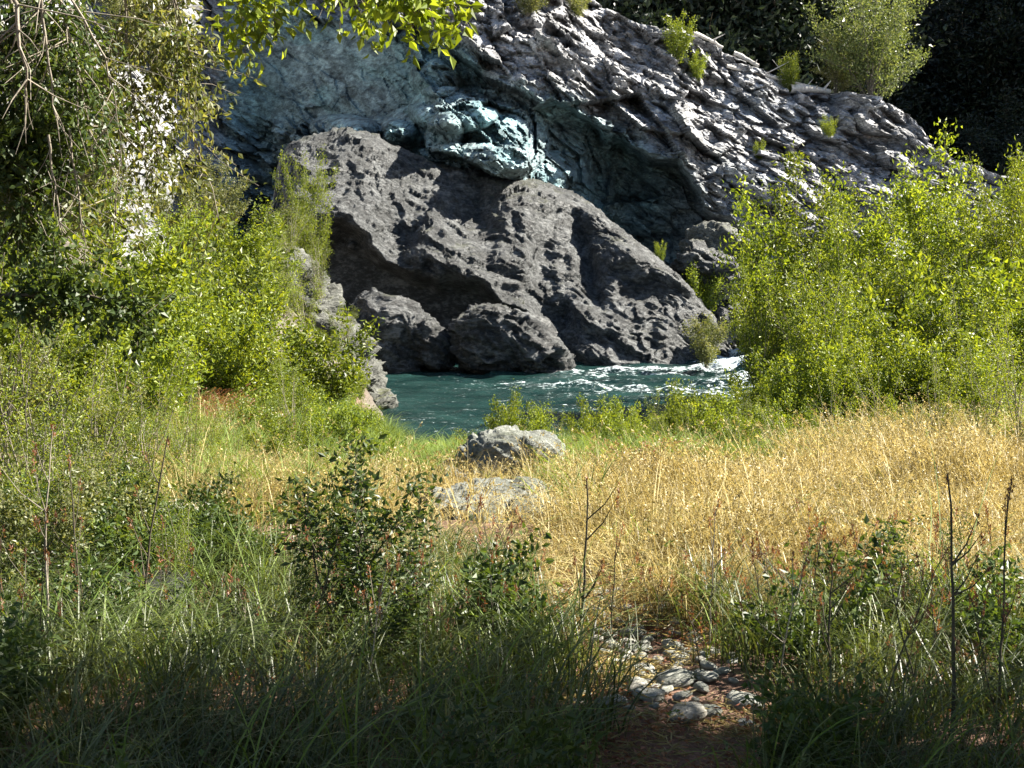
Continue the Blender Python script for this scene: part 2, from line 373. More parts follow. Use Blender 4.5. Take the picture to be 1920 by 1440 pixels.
# ------------------------------------------------------------------ forested hillside behind, its steep wall shape made up to keep it shaded
def build_hillside():
    xs = np.linspace(-160, 240, 120); vs = np.linspace(0, 1, 60)
    X, Vv = np.meshgrid(xs, vs)
    Y = 72 + 60 * Vv + np.clip(-X * .1, -20, 10); Z = -3 + 130 * Vv ** 0.9
    p = np.stack([X, Y, Z], -1); n_ = fbm(p * .05, 5, 91)
    Y = Y + 5 * n_; 
    o = link('hillside', mesh_np('hillside', np.stack([X, Y, Z], -1).reshape(-1, 3), grid_faces(*X.shape), plain_mat('shade_dark_hillside_soil', (.012, .014, .010), (.035, .035, .025), .8), True))  # soil colour darkened to stand in for shade on the slope
    tag(o, kind='structure')
build_hillside()

# ------------------------------------------------------------------ river
def build_river():
    xs = np.concatenate([np.linspace(-60, -9, 30)[:-1], np.linspace(-9, 16, 330), np.linspace(16, 60, 30)[1:]])
    ys = np.concatenate([np.linspace(18, 40, 330), np.linspace(40, 58, 40)[1:]])
    X, Y = np.meshgrid(xs, ys)
    s = np.stack([X * .55, Y * 1.1, 0 * X], -1)
    rap = smooth(X, 4.2, 6.5) * smooth(Y, 31, 34)                       # white water on the right
    mid = smooth(X, -2.5, 2.5) * smooth(Y, 27.5, 31) * (1 - smooth(Y, 35, 36.5))
    amp = 0.05 + 0.07 * mid + 0.22 * rap
    wv = fbm(s * 2.0 + 0.5 * np.stack([fbm(s, 2, 3), fbm(s, 2, 4), 0 * X], -1), 4, 101)
    Z = -1.9 + amp * wv + 0.12 * rap * ridge(s * 1.3, 3, 7)
    foam = 0.12 + 0.55 * rap * (0.6 + 0.5 * fbm(s * .9, 3, 8)) + 0.22 * mid * (0.5 + 0.9 * fbm(np.stack([X * .35, Y * 1.6, 0 * X], -1), 4, 12)) + 0.10 * smooth(wv, .4, 1.0)
    foam += 0.18 * np.exp(-((Y - 35.6) / .35) ** 2) * smooth(X, -3, 0)
    V = np.stack([X, Y, Z], -1).reshape(-1, 3)
    tag(link('river_water', mesh_np('river_water', V, grid_faces(*X.shape), M['water'], True, {'foam': np.clip(foam, 0, 1)})), kind='structure')
build_river()

# ------------------------------------------------------------------ boulders
DG = bpy.context.evaluated_depsgraph_get
def blob_rock(name, ells, voxel, amps, mt, seed, dip=-30, smooth_it=6, flat=False, box=.72):
    """union of ellipsoids, remeshed and broken up by fractures along the bedding"""
    bm = bmesh.new()
    for (c, r, rot) in ells:
        mtx = Matrix.Translation(Vector(c)) @ Euler([math.radians(a) for a in rot]).to_matrix().to_4x4() @ Matrix.Diagonal((*r, 1))
        vs = bmesh.ops.create_icosphere(bm, subdivisions=4, radius=1)['verts']
        for v in vs: v.co = mtx @ Vector([math.copysign(abs(q) ** box, q) for q in v.co])
    me = bpy.data.meshes.new('tmp'); bm.to_mesh(me); bm.free()
    ob = bpy.data.objects.new('tmp', me); C.objects.link(ob)
    md = ob.modifiers.new('r', 'REMESH'); md.mode = 'VOXEL'; md.voxel_size = voxel
    sm = ob.modifiers.new('s', 'SMOOTH'); sm.iterations = smooth_it; sm.factor = 0.5
    bpy.context.view_layer.update()
    ev = ob.evaluated_get(DG()); m2 = bpy.data.meshes.new_from_object(ev)
    bpy.data.objects.remove(ob); bpy.data.meshes.remove(me)
    n = len(m2.vertices); co = np.empty(n * 3, np.float32); m2.vertices.foreach_get('co', co); co = co.reshape(-1, 3).astype(float)
    nm = np.empty(n * 3, np.float32); m2.vertex_normals.foreach_get('vector', nm); nm = nm.reshape(-1, 3)
    a = math.radians(dip); ca, sa = math.cos(a), math.sin(a)
    Q = np.stack([co[:, 0] * ca + co[:, 2] * sa, co[:, 1], -co[:, 0] * sa + co[:, 2] * ca], -1)
    Q = Q + 0.25 * np.stack([fbm(co * .8, 3, seed), fbm(co * .8, 3, seed + 1), fbm(co * .8, 3, seed + 2)], -1)
    A, B, D_, E = amps
    d = A[0] * facet(Q * np.array([.4, .7, 1.1]) * A[1], seed + 10, 1.4, .05) + B[0] * facet(Q * np.array([.45, .9, 2.0]) * B[1], seed + 20, 1.5, .12) \
        + D_[0] * ridge(Q * np.array([.45, .9, 2.6]) * D_[1], 4, seed + 30, .6) + E[0] * facet(Q * np.array([.5, 1, 2.0]) * E[1] * .6, seed + 40, 1.5, .3)
    co = co + nm * d[:, None]
    cen = co.mean(0)
    m2.vertices.foreach_set('co', (co - cen).astype(np.float32).ravel())
    m2.polygons.foreach_set('use_smooth', np.full(len(m2.polygons), not flat, bool)); m2.update()
    m2.materials.clear(); m2.materials.append(mt); m2.name = name
    o = link(name, m2); o.location = cen
    return o
def E(px, py, Y, rx, ry, rz, rot=(0, 0, 0)): return (tuple(at(px, py, Y)), (rx, ry, rz), rot)

def build_big_boulder():
    T = ([470, 500, 512, 530, 570, 640, 700, 760, 830, 930, 1040, 1110, 1165, 1240, 1310, 1375, 1412], [640, 470, 340, 275, 252, 244, 252, 286, 312, 322, 346, 382, 432, 490, 552, 640, 705])
    pxs = np.arange(470, 1413, 2.5); nv = 190
    top = np.interp(pxs, *T); top = np.convolve(np.pad(top, 6, 'edge'), np.ones(13) / 13, 'valid')
    t = np.linspace(0, 1, nv)[:, None]
    PX = np.broadcast_to(pxs, (nv, len(pxs))); PY = 725 + (top - 725) * t
    B = np.interp(PX, [470, 560, 620, 700, 770, 850, 930, 985, 1020, 1060, 1120, 1420], [400, 405, 418, 445, 492, 512, 548, 572, 610, 665, 690, 700])
    q0 = at(PX, PY, 39); B = B + 26 * fbm(q0 * .9, 3, 811)
    slope = np.interp(PX, [480, 900, 1100, 1400], [1.2, 1.4, 1.0, .7])
    up = np.clip(B - PY, 0, None) / F * 39
    D = np.interp(PX, [470, 560, 700, 980, 1050, 1150, 1250, 1330, 1415], [39.4, 38.3, 37.9, 37.1, 37.0, 36.6, 36.9, 37.8, 39.8]) + slope * up
    below = smooth(PY - B, 0, 45)
    D = D + 1.25 * below * (1 - smooth(PX, 985, 1060))
    xc = np.interp(PY, [330, 430, 520, 600, 700], [1010, 1015, 1000, 1010, 1060])        # the cleft between the two lobes
    cl_ = smooth(PY, 400, 480)
    D = D + .75 * cl_ * np.exp(-((PX - xc - 12) / 26) ** 2) + .5 * np.exp(-((PX - 1090 + (PY - 450) * -.25) / 16) ** 2) * smooth(PY, 380, 420) * (1 - smooth(PY, 540, 600))
    D = D + 1.5 * (1 - np.sqrt(np.clip(1 - np.clip((t - .84) / .16, 0, 1) ** 2, 0, 1)))   # rounds over at the top
    P = at(PX, PY, D)
    lit = 1 - .88 * below * (1 - smooth(PX, 1000, 1080))
    a = math.radians(-24); ca, sa = math.cos(a), math.sin(a)
    Q = np.stack([P[..., 0] * ca + P[..., 2] * sa, P[..., 1], -P[..., 0] * sa + P[..., 2] * ca], -1)
    Q = Q + .3 * np.stack([fbm(P * .7, 3, 821), fbm(P * .7, 3, 822), fbm(P * .7, 3, 823)], -1)
    d = .16 * facet(Q * np.array([.25, .4, .6]), 831, 1.2, .03) + .06 * facet(Q * np.array([.5, .5, 1.8]), 832, 1.4, .12) \
        + .05 * facet(Q * np.array([1.2, 1.2, 6.0]), 833, 1.6, .15) + .03 * facet(Q * np.array([3.0, 3.0, 13.]), 836, 1.6, .25) + .02 * ridge(Q * np.array([3.0, 5, 16]), 3, 834)
    n0 = np.array([0, -.8, .6]); P = P + n0 * (d * lit)[..., None]
    last = P[-1]; ext = []
    for dy, dz in [(.35, .03), (.9, 0), (1.8, -.2), (3.0, -1.0), (4.0, -2.6), (4.4, -8)]:
        e = last.copy(); e[:, 1] += dy; e[:, 2] = np.maximum(e[:, 2] + dz + .12 * vnoise(e * 1.5, 841), -3.3); ext.append(e)
    P = np.concatenate([P, np.array(ext)], 0); V = P.reshape(-1, 3); c = V.mean(0)
    o = link('boulder', mesh_np('boulder', V - c, grid_faces(P.shape[0], P.shape[1]), M['boulder'], True)); o.location = c; return o
o = build_big_boulder()
tag(o, 'huge dark humped boulder rising from the far edge of the river', 'boulder')
o = blob_rock('boulder', [E(728, 645, 35.6, .95, .8, 1.15), E(800, 640, 35.5, .85, .7, .55, (0, 40, 0)), E(705, 600, 35.7, .6, .6, .6)],
              0.045, ((.13, 1.5), (.07, 3.5), (.03, 3), (.02, 18)), M['boulder'], 300)
tag(o, 'dark boulder with pale sunlit nose, left of the two below the huge boulder', 'boulder')
o = blob_rock('boulder', [E(925, 645, 35.2, .95, .8, .95, (0, 10, 0)), E(1005, 665, 35.1, 1.1, .75, .55, (0, 42, 0))],
              0.045, ((.15, 1.5), (.08, 3.5), (.03, 3), (.02, 18)), M['boulder'], 330)
tag(o, 'rounded dark boulder at the waterline, right of the two below the huge boulder', 'boulder')

def bank(px, py, Y): return E(px, py, Y, 1, 1, 1)[0]
o = blob_rock('rock_outcrop', [E(555, 560, 28.5, .9, 1.2, .65, (0, 50, 0)), E(632, 675, 28.2, 1.1, 1.3, .6, (0, 50, 0)), E(690, 760, 28.2, .5, .9, .4, (0, 40, 0))],
              0.05, ((.16, 1.6), (.10, 3.6), (.03, 8), (.015, 18)), M['bank_rock'], 360)
tag(o, 'grey lichen covered rock ridge sloping down the left bank into the river', 'rock')
o = blob_rock('boulder', [E(960, 888, 12.4, .46, .4, .38), E(1005, 870, 12.6, .3, .3, .32)], 0.022, ((.05, 4), (.02, 9), (.006, 20), (.004, 50)), M['pale_stone'], 390)
tag(o, 'rounded grey green boulder behind the dry grass near the water', 'boulder')
o = blob_rock('boulder', [E(865, 905, 12.2, .27, .3, .17), E(905, 895, 12.3, .22, .3, .19)], 0.02, ((.05, 4), (.02, 9), (.006, 20), (.004, 50)), M['pale_stone'], 420)
tag(o, 'lower pale boulder leaning against the rounded one beyond the grass', 'boulder')
o = blob_rock('flat_rock', [E(925, 958, 9.2, .42, .6, .15), E(1000, 968, 9.0, .24, .45, .14), E(860, 955, 9.3, .24, .4, .13)], 0.02, ((.05, 4), (.02, 9), (.006, 20), (.004, 50)), M['pale_stone'], 450)
tag(o, 'flat pale rock slab lying in the middle of the dry grass', 'rock')
o = blob_rock('boulder', [E(345, 995, 8.0, .20, .2, .15), E(390, 990, 8.1, .14, .16, .12)], 0.014, ((.03, 5), (.012, 12), (.005, 28), (.003, 60)), M['stone'], 480)
tag(o, 'grey boulder half hidden by green grass on the left', 'boulder')
o = blob_rock('boulder', [E(300, 1110, 6.2, .15, .15, .09), E(255, 1105, 6.3, .08, .1, .08)], 0.014, ((.03, 5), (.012, 12), (.005, 28), (.003, 60)), M['boulder'], 510)
tag(o, 'shaded dark stone behind arching grass blades in the left foreground', 'boulder')

# rocks standing in the rapids on the right
for k, (px, py, Y, r, lab) in enumerate([
    (1400, 610, 38.0, .7, 'dark rock standing between the huge boulder and the white rapids'),
    (1500, 612, 39.0, .9, 'dark broken rock behind the white rapids under the willows'),
    (1600, 600, 38.0, 1.0, 'grey rock behind the right end of the white rapids'),
    (1440, 690, 34.8, .35, 'small wet rock breaking the foam of the rapids'),
    (1350, 480, 43.0, 1.2, 'tumbled grey rock in the gap right of the huge boulder'),
    (1320, 500, 41.5, .8, 'dark angular rock low in the gap above the reddish brush')]):
    o = blob_rock('rock', [E(px, py, Y, r, r * .8, r * .7, (0, 20, 0)), E(px + 25, py + 10, Y, r * .7, r * .7, r * .6)], max(.03, r * .06),
                  ((.25 * r, 1.2 / r), (.12 * r, 3 / r), (.03 * r, 8), (.01, 20)), M['boulder'] if k in (0, 3, 5) else M['bank_rock'], 540 + 7 * k)
    tag(o, lab, 'rock')

# loose stones
def stone_mesh(seed, mt, sub=3):
    bm = bmesh.new(); bmesh.ops.create_icosphere(bm, subdivisions=sub, radius=1); me = bpy.data.meshes.new('stone'); bm.to_mesh(me); bm.free()
    n = len(me.vertices); co = np.empty(n * 3, np.float32); me.vertices.foreach_get('co', co); co = co.reshape(-1, 3).astype(float)
    co = co * (1 + .22 * fbm(co * 1.1 + seed, 2, seed) + .12 * facet(co * 1.3 + seed, seed, 1) + .03 * fbm(co * 5, 2, seed))[:, None] * np.array([1, .8, .42])
    me.vertices.foreach_set('co', co.astype(np.float32).ravel()); me.polygons.foreach_set('use_smooth', np.ones(len(me.polygons), bool)); me.materials.append(mt); me.update(); return me
SM = [stone_mesh(s, M['stone']) for s in range(4)] + [stone_mesh(s + 10, M['path_stone']) for s in range(4)]
rnd = random.Random(5)
pts = []
for k in range(900):
    y = rnd.uniform(4.55, 6.5); x = float(path_x(y)) + rnd.gauss(0.03, .12); r = rnd.uniform(.018, .05) * rnd.uniform(.8, 1.7)
    if all(math.hypot(x - a, y - b) > (r + c) * .95 for a, b, c in pts) and len(pts) < 120: pts.append((x, y, r))
for k, (x, y, r) in enumerate(pts):
    o = link('stone', SM[rnd.choice([0, 4, 5, 6, 7, 5])]); o.location = (x, y, float(gz(x, y)) - .015 + r * .2); o.scale = (r, r, r); o.rotation_euler = (rnd.uniform(-.3, .3), rnd.uniform(-.3, .3), rnd.uniform(0, 6.28))
    tag(o, 'pale rounded stone among others on the narrow stony path in the foreground', 'stone', 'stones along the path')
for k in range(70):
    x = rnd.uniform(-1.9, 3.6); y = float(shore(x)) - rnd.uniform(.0, 2.2); r = rnd.uniform(.06, .2)
    o = link('stone', SM[rnd.randrange(8)]); o.location = (x, y, float(gz(x, y)) + r * .2); o.scale = (r, r, r); o.rotation_euler = (0, 0, rnd.uniform(0, 6.28))
    tag(o, 'rounded cobble at the near edge of the river behind the plants', 'stone', 'cobbles at the near waterline')

# ------------------------------------------------------------------ plants
def tubes(polys, sides=4):
    """polys: list of (points Nx3, radii N)"""
    V = []; Fc = []; off = 0
    ang = np.arange(sides) * 2 * math.pi / sides
    for P, R in polys:
        P = np.asarray(P); n = len(P); T = np.gradient(P, axis=0); T /= np.linalg.norm(T, axis=1)[:, None] + 1e-9
        ref = np.array([1.0, 0.1, 0]) if abs(T[0][2]) > .7 else np.array([0, 0, 1.0])
        A = np.cross(T, ref); A /= np.linalg.norm(A, axis=1)[:, None] + 1e-9; B = np.cross(T, A)
        ring = P[:, None] + (A[:, None] * np.cos(ang)[None, :, None] + B[:, None] * np.sin(ang)[None, :, None]) * np.asarray(R)[:, None, None]
        V.append(ring.reshape(-1, 3)); i = off + np.arange(n * sides).reshape(n, sides); j = np.roll(i, -1, 1)
        Fc.append(np.stack([i[:-1], j[:-1], j[1:], i[1:]], -1).reshape(-1, 4)); off += n * sides
    return np.concatenate(V), np.concatenate(Fc)
def norm(a): return a / (np.linalg.norm(a, axis=-1, keepdims=True) + 1e-9)
def leaves(base, axis, L, Wd, rs):
    n = len(base); axis = norm(axis); s = norm(np.cross(axis, rs.normal(size=(n, 3)))); nn = np.cross(axis, s)
    L = L[:, None]; Wd = Wd[:, None]
    a = base; b = base + axis * .45 * L + s * Wd * .5 + nn * Wd * .18; c = base + axis * L - nn * Wd * .25; d = base + axis * .45 * L - s * Wd * .5 + nn * Wd * .18
    V = np.stack([a, b, c, d], 1).reshape(-1, 3); return V, np.arange(n * 4).reshape(-1, 4)

def plant(seed, H, R, nst, ntw, nlf, LL, LW, tw_len=.22, start=.25, up=.6, rad=.012, sub=2, lean=0.0, trunk=None):
    """stems rising from one foot, twigs on them, leaves on the twigs -> (branch mesh, leaf mesh) for height H"""
    rs = np.random.RandomState(seed); st = []; tw = []
    segs = 9; t = np.linspace(0, 1, segs)
    for k in range(nst):
        az = rs.uniform(0, 2 * math.pi); rr = R * math.sqrt(rs.uniform(.02, 1)); h = H * rs.uniform(.5, 1) * (1 - .25 * (rr / R) ** 2)
        b0 = np.array([rs.normal(0, .03 * H), rs.normal(0, .03 * H), 0])
        if trunk: b0 = np.array([0, 0, trunk * H * rs.uniform(.4, 1.0)])
        tip = np.array([math.cos(az) * rr + lean * H, math.sin(az) * rr, h])
        if trunk: h = H
        bow = np.array([math.cos(az), math.sin(az), 0]) * R * .12 * rs.uniform(-1, 1)
        P = b0 + (tip - b0) * np.stack([t ** 1.25, t ** 1.25, t], -1) + bow * np.sin(t * math.pi)[:, None] + np.cumsum(rs.normal(0, .008 * H, (segs, 3)), 0)
        st.append((P, rad * H / 4 * (1.05 - t) + .0015 * H / 4))
    stm = [p for p, _ in st]
    if trunk:
        tp = np.linspace(0, 1, 10); P = np.stack([lean * H * trunk * tp + .01 * H * np.sin(tp * 7), .01 * H * np.cos(tp * 5) - .01 * H, trunk * H * 1.05 * tp], -1)
        st.append((P, rad * H / 4 * (2.6 - 1.3 * tp)))
    k = np.arange(ntw); si = rs.randint(0, nst, ntw); tt = start + (1 - start) * rs.uniform(0, 1, ntw) ** .75
    A = np.array(stm); fi = tt * (segs - 1); i0 = np.clip(fi.astype(int), 0, segs - 2); fr = (fi - i0)[:, None]
    root = A[si, i0] * (1 - fr) + A[si, i0 + 1] * fr
    d = rs.normal(size=(ntw, 3)); d[:, 2] = np.abs(d[:, 2]) * .4 + up; d += norm(root * np.array([1, 1, 0])) * .5; d = norm(d)
    ln = H * tw_len * rs.uniform(.35, 1, ntw) * (1.15 - .6 * tt)
    ends = root + d * ln[:, None]; ends[:, 2] -= .12 * ln
    for q in range(0, ntw, 1 if ntw < 400 else 3):
        m = (root[q] + ends[q]) / 2 + rs.normal(0, .05, 3) * ln[q]
        tw.append((np.array([root[q], m, ends[q]]), np.array([.0035, .0022, .0008]) * H / 4 + .0006))
    n = ntw * nlf; q = np.repeat(np.arange(ntw), nlf); u = rs.uniform(.1, 1.05, n)
    b = root[q] + (ends[q] - root[q]) * u[:, None] + rs.normal(0, 1, (n, 3)) * (LL * .9)
    ax = d[q] * .7 + rs.normal(size=(n, 3)) * .8
    V, Fq = leaves(b, ax, LL * rs.uniform(.5, 1.15, n), LW * rs.uniform(.6, 1.15, n), rs)
    Vb, Fb = tubes(st, 5); Vt, Ft = tubes(tw, 3)
    return (np.concatenate([Vb, Vt]), np.concatenate([Fb, Ft + len(Vb)])), (V, Fq)

def kind(name, n, leafm, barkm, **kw):
    out = []
    for s in range(n):
        (Vb, Fb), (Vl, Fl) = plant(seed=hash_name(name) + s, **kw)
        ms = mesh_np(name + '_branches', Vb, Fb, M[barkm], True); ml = mesh_np(name + '_leaves', Vl, Fl, M[leafm])
        out.append((ms, ml, kw['H'], name))
    return out
def hash_name(s): return sum((i + 1) * ord(c) for i, c in enumerate(s)) % 10000
PL = {}
PL['willow'] = kind('willow_shrub', 4, 'willow', 'twig', H=4.0, R=1.25, nst=24, ntw=1050, nlf=13, LL=.075, LW=.036, tw_len=.085, start=.06)
PL['lime'] = kind('lime_shrub', 2, 'lime', 'bark', H=4.0, R=1.3, nst=22, ntw=950, nlf=13, LL=.085, LW=.042, tw_len=.10, start=.08)
PL['olive'] = kind('olive_shrub', 3, 'olive', 'twig', H=4.0, R=1.5, nst=24, ntw=1100, nlf=13, LL=.08, LW=.042, tw_len=.11, start=.08)
PL['small'] = kind('low_shrub', 3, 'willow', 'bark', H=1.5, R=.7, nst=16, ntw=360, nlf=13, LL=.075, LW=.036, tw_len=.14, start=.05)
PL['airy'] = kind('airy_willow', 3, 'willow', 'twig', H=2.4, R=.8, nst=16, ntw=420, nlf=10, LL=.042, LW=.018, tw_len=.12, start=.15, rad=.016)
PL['sapl'] = kind('leafy_sapling', 3, 'dark', 'stalk', H=1.2, R=.17, nst=4, ntw=110, nlf=13, LL=.030, LW=.017, tw_len=.11, start=.18, rad=.016)
PL['rim'] = kind('rim_tree', 1, 'rimleaf', 'bark', H=6.0, R=2.5, nst=30, ntw=1200, nlf=11, LL=.13, LW=.065, tw_len=.14, start=.12, trunk=.3)
PL['smallo'] = kind('low_olive', 2, 'olive', 'twig', H=1.8, R=.8, nst=18, ntw=420, nlf=13, LL=.07, LW=.036, tw_len=.14, start=.05)
PL['dark'] = kind('dark_shrub', 3, 'dark', 'stalk', H=1.2, R=.30, nst=9, ntw=230, nlf=17, LL=.034, LW=.02, tw_len=.14, start=.15, rad=.016)
PL['sparse'] = kind('sparse_shrub', 2, 'dark', 'stalk', H=1.2, R=.28, nst=6, ntw=60, nlf=9, LL=.032, LW=.018, tw_len=.18, start=.2, rad=.016)
PL['tree'] = kind('young_tree', 2, 'olive', 'bark', H=6.0, R=1.9, nst=22, ntw=900, nlf=15, LL=.10, LW=.05, tw_len=.16, start=.15, trunk=.35)
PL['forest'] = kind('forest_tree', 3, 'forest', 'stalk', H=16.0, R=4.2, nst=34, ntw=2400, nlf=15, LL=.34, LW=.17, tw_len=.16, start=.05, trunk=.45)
PL['shade'] = kind('shade_tree', 2, 'dark', 'bark', H=9.0, R=3.6, nst=30, ntw=2200, nlf=14, LL=.17, LW=.10, tw_len=.16, start=.2, trunk=.4)
PN = {'airy': 'willow_shrub', 'sapl': 'leafy_sapling', 'rim': 'young_tree', 'smallo': 'shrub', 'sparse': 'sapling', 'willow': 'willow_shrub', 'lime': 'shrub', 'olive': 'shrub', 'small': 'low_shrub', 'dark': 'leafy_sapling', 'tree': 'young_tree', 'forest': 'forest_tree', 'shade': 'shade_tree'}
PC = {'airy': 'shrub', 'sapl': 'sapling', 'rim': 'tree', 'smallo': 'shrub', 'sparse': 'sapling', 'willow': 'shrub', 'lime': 'shrub', 'olive': 'shrub', 'small': 'shrub', 'dark': 'sapling', 'tree': 'tree', 'forest': 'tree', 'shade': 'tree'}
prnd = random.Random(77)
def grow(kd, loc, height, label, wide=1.0, group=None, tilt=(0, 0)):
    nm = kd
    if height < 2.6 and kd in ('willow', 'lime'): kd = 'small'
    if height < 2.6 and kd == 'olive': kd = 'smallo'
    v = PL[kd][prnd.randrange(len(PL[kd]))]; s = height / v[2]
    e = bpy.data.objects.new(PN[kd], None); C.objects.link(e); e.location = loc; e.scale = (s * wide, s * wide, s); e.rotation_euler = (tilt[0], tilt[1], prnd.uniform(0, 6.28))
    link('branches' if kd not in ('tree', 'forest', 'shade', 'rim') else 'trunk', v[0], e); link('foliage' if kd not in ('tree', 'forest', 'shade', 'rim') else 'crown', v[1], e)
    tag(e, label, PC[kd], group); return e
def grow_px(kd, px, Y, top, label, wide=1.0, base=None, group=None, sink=.05):
    """foot on the ground at distance Y, height such that the top is seen at row `top`"""
    x = (px - 960) / F * Y
    z = float(gz(x, Y)) - sink if base is None else base
    zt = float(at(px, top, Y)[2])
    return grow(kd, (x, Y, z), max(.3, zt - z), label, wide, group)

# left bank
for a in [
    ('willow', 60, 15.0, 330, 'tall yellow green willow at the left frame edge below the dark branch'),
    ('willow', 190, 16.5, 350, 'yellow green willow shrub left of centre of the left thicket, tallest there'),
    ('lime', 310, 18.0, 330, 'bright lime shrub in the left thicket in front of the pale rocks'),
    ('willow', 420, 20.0, 400, 'willow shrub at the right side of the left thicket below the pale rocks'),
    ('willow', 130, 12.5, 520, 'mid green willow in the left thicket with thin upright stems'),
    ('willow', 280, 13.5, 560, 'leafy willow low in the left thicket above the rusty brush'),
    ('airy', 490, 24.0, 500, 'bright shrub on the bank slope just left of the lichen covered rock ridge'),
    ('airy', 560, 24.0, 590, 'green shrub overhanging the lower rock ridge by the river'),
    ('willow', 450, 17.0, 600, 'rounded green shrub behind the tall grass of the left bank'),
    ('small', 640, 22.0, 690, 'low shrub at the foot of the rock ridge beside the water'),
    ('small', 560, 16.0, 700, 'low green shrub under the rock ridge at the back of the grass'),
    ('small', 690, 18.0, 760, 'small green bush left of the dark pool at the near shore'),
    ('small', 470, 14.0, 730, 'low green bush between the thicket and the dark sapling'),
    ('olive', 20, 10.5, 620, 'dull olive shrub at the left edge above the foreground grass'),
    ('olive', 200, 11.0, 690, 'dull olive shrub standing in front of the left thicket'),
    ('airy', 520, 25.5, 450, 'yellow green willow on the upper bank slope left of the lichen covered rock ridge', .8),
    ('small', 610, 25.5, 610, 'low leafy shrub hugging the rock ridge above the water'),
    ('small', 585, 20.0, 660, 'green bush on the steep bank between grass and rock ridge'),
    ('willow', 400, 22.0, 470, 'willow on top of the bank just below the pale rocks', .9),
    ('small', 520, 18.5, 680, 'low bush on the bank in the shadow of taller willows', 1.2),
    ('small', 670, 25.0, 690, 'small bush at the lowest tip of the rock ridge'),
    ('olive', 330, 14.0, 640, 'dull green shrub in the middle of the left thicket above the rusty brush', .8),
    ('small', 380, 12.5, 800, 'low bush at the left end of the dry grass')]:
    grow_px(*a)
grow('willow', at(575, 560, 31.0), 31 * 320 / F, 'slender leafy shrub growing on rocks in front of the left end of the huge boulder', .55)
grow('olive', at(520, 600, 30.0), 30 * 230 / F, 'dark olive shrub on the rocks left of the huge boulder', .7)
for (px, py, Y, h, wd, lab) in [(60, 560, 27, 5.8, 1.1, 'large olive shrub high on the left bank at the frame edge'),
    (170, 560, 29, 3.4, 1.0, 'olive shrub in front of the pale cliff rocks at upper left'),
    (330, 480, 34, 2.0, .9, 'grey green shrub among the pale rocks above the left thicket'),
    (90, 300, 38, 4.4, 1.0, 'olive tree top on the cliff behind the hanging branches'),
    (250, 130, 44, 3.0, 1.0, 'olive bush on the cliff left of the blue shaded rock face'),
    (400, 470, 36, 2.6, 1.0, 'small shrub at the foot of the pale rocks near the blue face')]:
    grow('olive', at(px, py, Y), h, lab, wd)
# right bank
for a in [
    ('lime', 1500, 27.0, 290, 'bright lime willow at the left side of the right thicket'),
    ('willow', 1555, 28.0, 225, 'tallest yellow green willow of the right thicket, against the pale cliff'),
    ('lime', 1660, 27.0, 265, 'bright willow right of the tallest one in the right thicket'),
    ('lime', 1790, 25.0, 190, 'tall lime willow with airy top against the dark forest'),
    ('willow', 1880, 24.0, 285, 'tall willow at the right frame edge in front of the dark forest'),
    ('airy', 1735, 22.0, 380, 'willow with bare grey stems in the middle of the right thicket'),
    ('willow', 1455, 29.0, 440, 'willow shrub leaning over the rapids beside the huge boulder', .8),
    ('airy', 1625, 22.0, 450, 'green willow in front of the right thicket above the rapids'),
    ('lime', 1840, 19.5, 430, 'lime shrub low at the right behind the dry grass'),
    ('willow', 1910, 18.0, 540, 'shrub at the right edge just behind the dry grass'),
    ('airy', 1540, 20.5, 600, 'low spreading willow in front of the white rapids'),
    ('airy', 1730, 19.0, 560, 'dense low willow behind the dry grass on the right'),
    ('small', 1440, 20.0, 660, 'low shrub at the near end of the rapids'),
    ('small', 1380, 19.0, 720, 'low bush right of the reeds at the near shore'),
    ('small', 1620, 17.5, 680, 'low bush where the dry grass meets the right thicket'),
    ('small', 1500, 17.5, 710, 'small bush behind the dry grass below the rapids'),
    ('small', 1800, 16.5, 670, 'low bush behind the brown grass on the right'),
    ('small', 1210, 16.5, 775, 'feathery green plant at the back edge of the dry grass in the middle'),
    ('small', 1330, 16.0, 770, 'broad green bush at the back of the dry grass right of the reeds', 1.2),
    ('small', 1440, 15.2, 770, 'green bush nested in the back edge of the dry grass', 1.2),
    ('willow', 1560, 17.0, 640, 'loose willow at the back edge of the dry grass', 1.0),
    ('willow', 1680, 16.5, 600, 'airy willow rising from the back of the dry grass on the right'),
    ('olive', 60, 8.5, 830, 'grey green bushy plant at the left edge below the thicket', .8), ('olive', 190, 9.5, 850, 'second grey green bushy plant below the left thicket', .8),
    ('willow', 1905, 21.0, 200, 'highest willow cut by the right frame edge', .8), ('willow', 1850, 22.0, 250, 'slender willow left of the one cut by the right frame edge', .7),
    ('willow', 1600, 25.0, 330, 'slender willow with loose plumes in the right thicket', .7), ('willow', 1440, 25.0, 430, 'loose plumed willow at the river side of the right thicket', .7),
    ('small', 1900, 12.5, 800, 'green plant at the right frame edge within the dry grass'),
    ('small', 1000, 19.5, 745, 'small leafy bush on the near shore below the dark boulders'),
    ('small', 1145, 19.0, 748, 'bright upright bush on the near shore in the middle of the river view'),
    ('small', 1265, 18.5, 765, 'small bush with grassy stems on the near shore right of centre'),
    ('small', 1080, 15.5, 830, 'low green plant right of the rounded grey green boulder'),
    ('small', 740, 15.0, 800, 'bushy green plant left of the pale boulders'),
    ('small', 880, 17.0, 800, 'small green plant at the dark pool behind the pale boulders')]:
    grow_px(*a)
grow('olive', at(1325, 690, 34.5), 1.35, 'dark green bush at the waterline against the right end of the huge boulder', 1.25)
grow('small', at(1235, 500, 41), .8, 'small pale tuft shrub on top of the right shoulder of the huge boulder', .6)
grow('small', at(1320, 590, 41), 1.6, 'yellow green brush beside the right slope of the huge boulder', 1.0)
frr = random.Random(21)
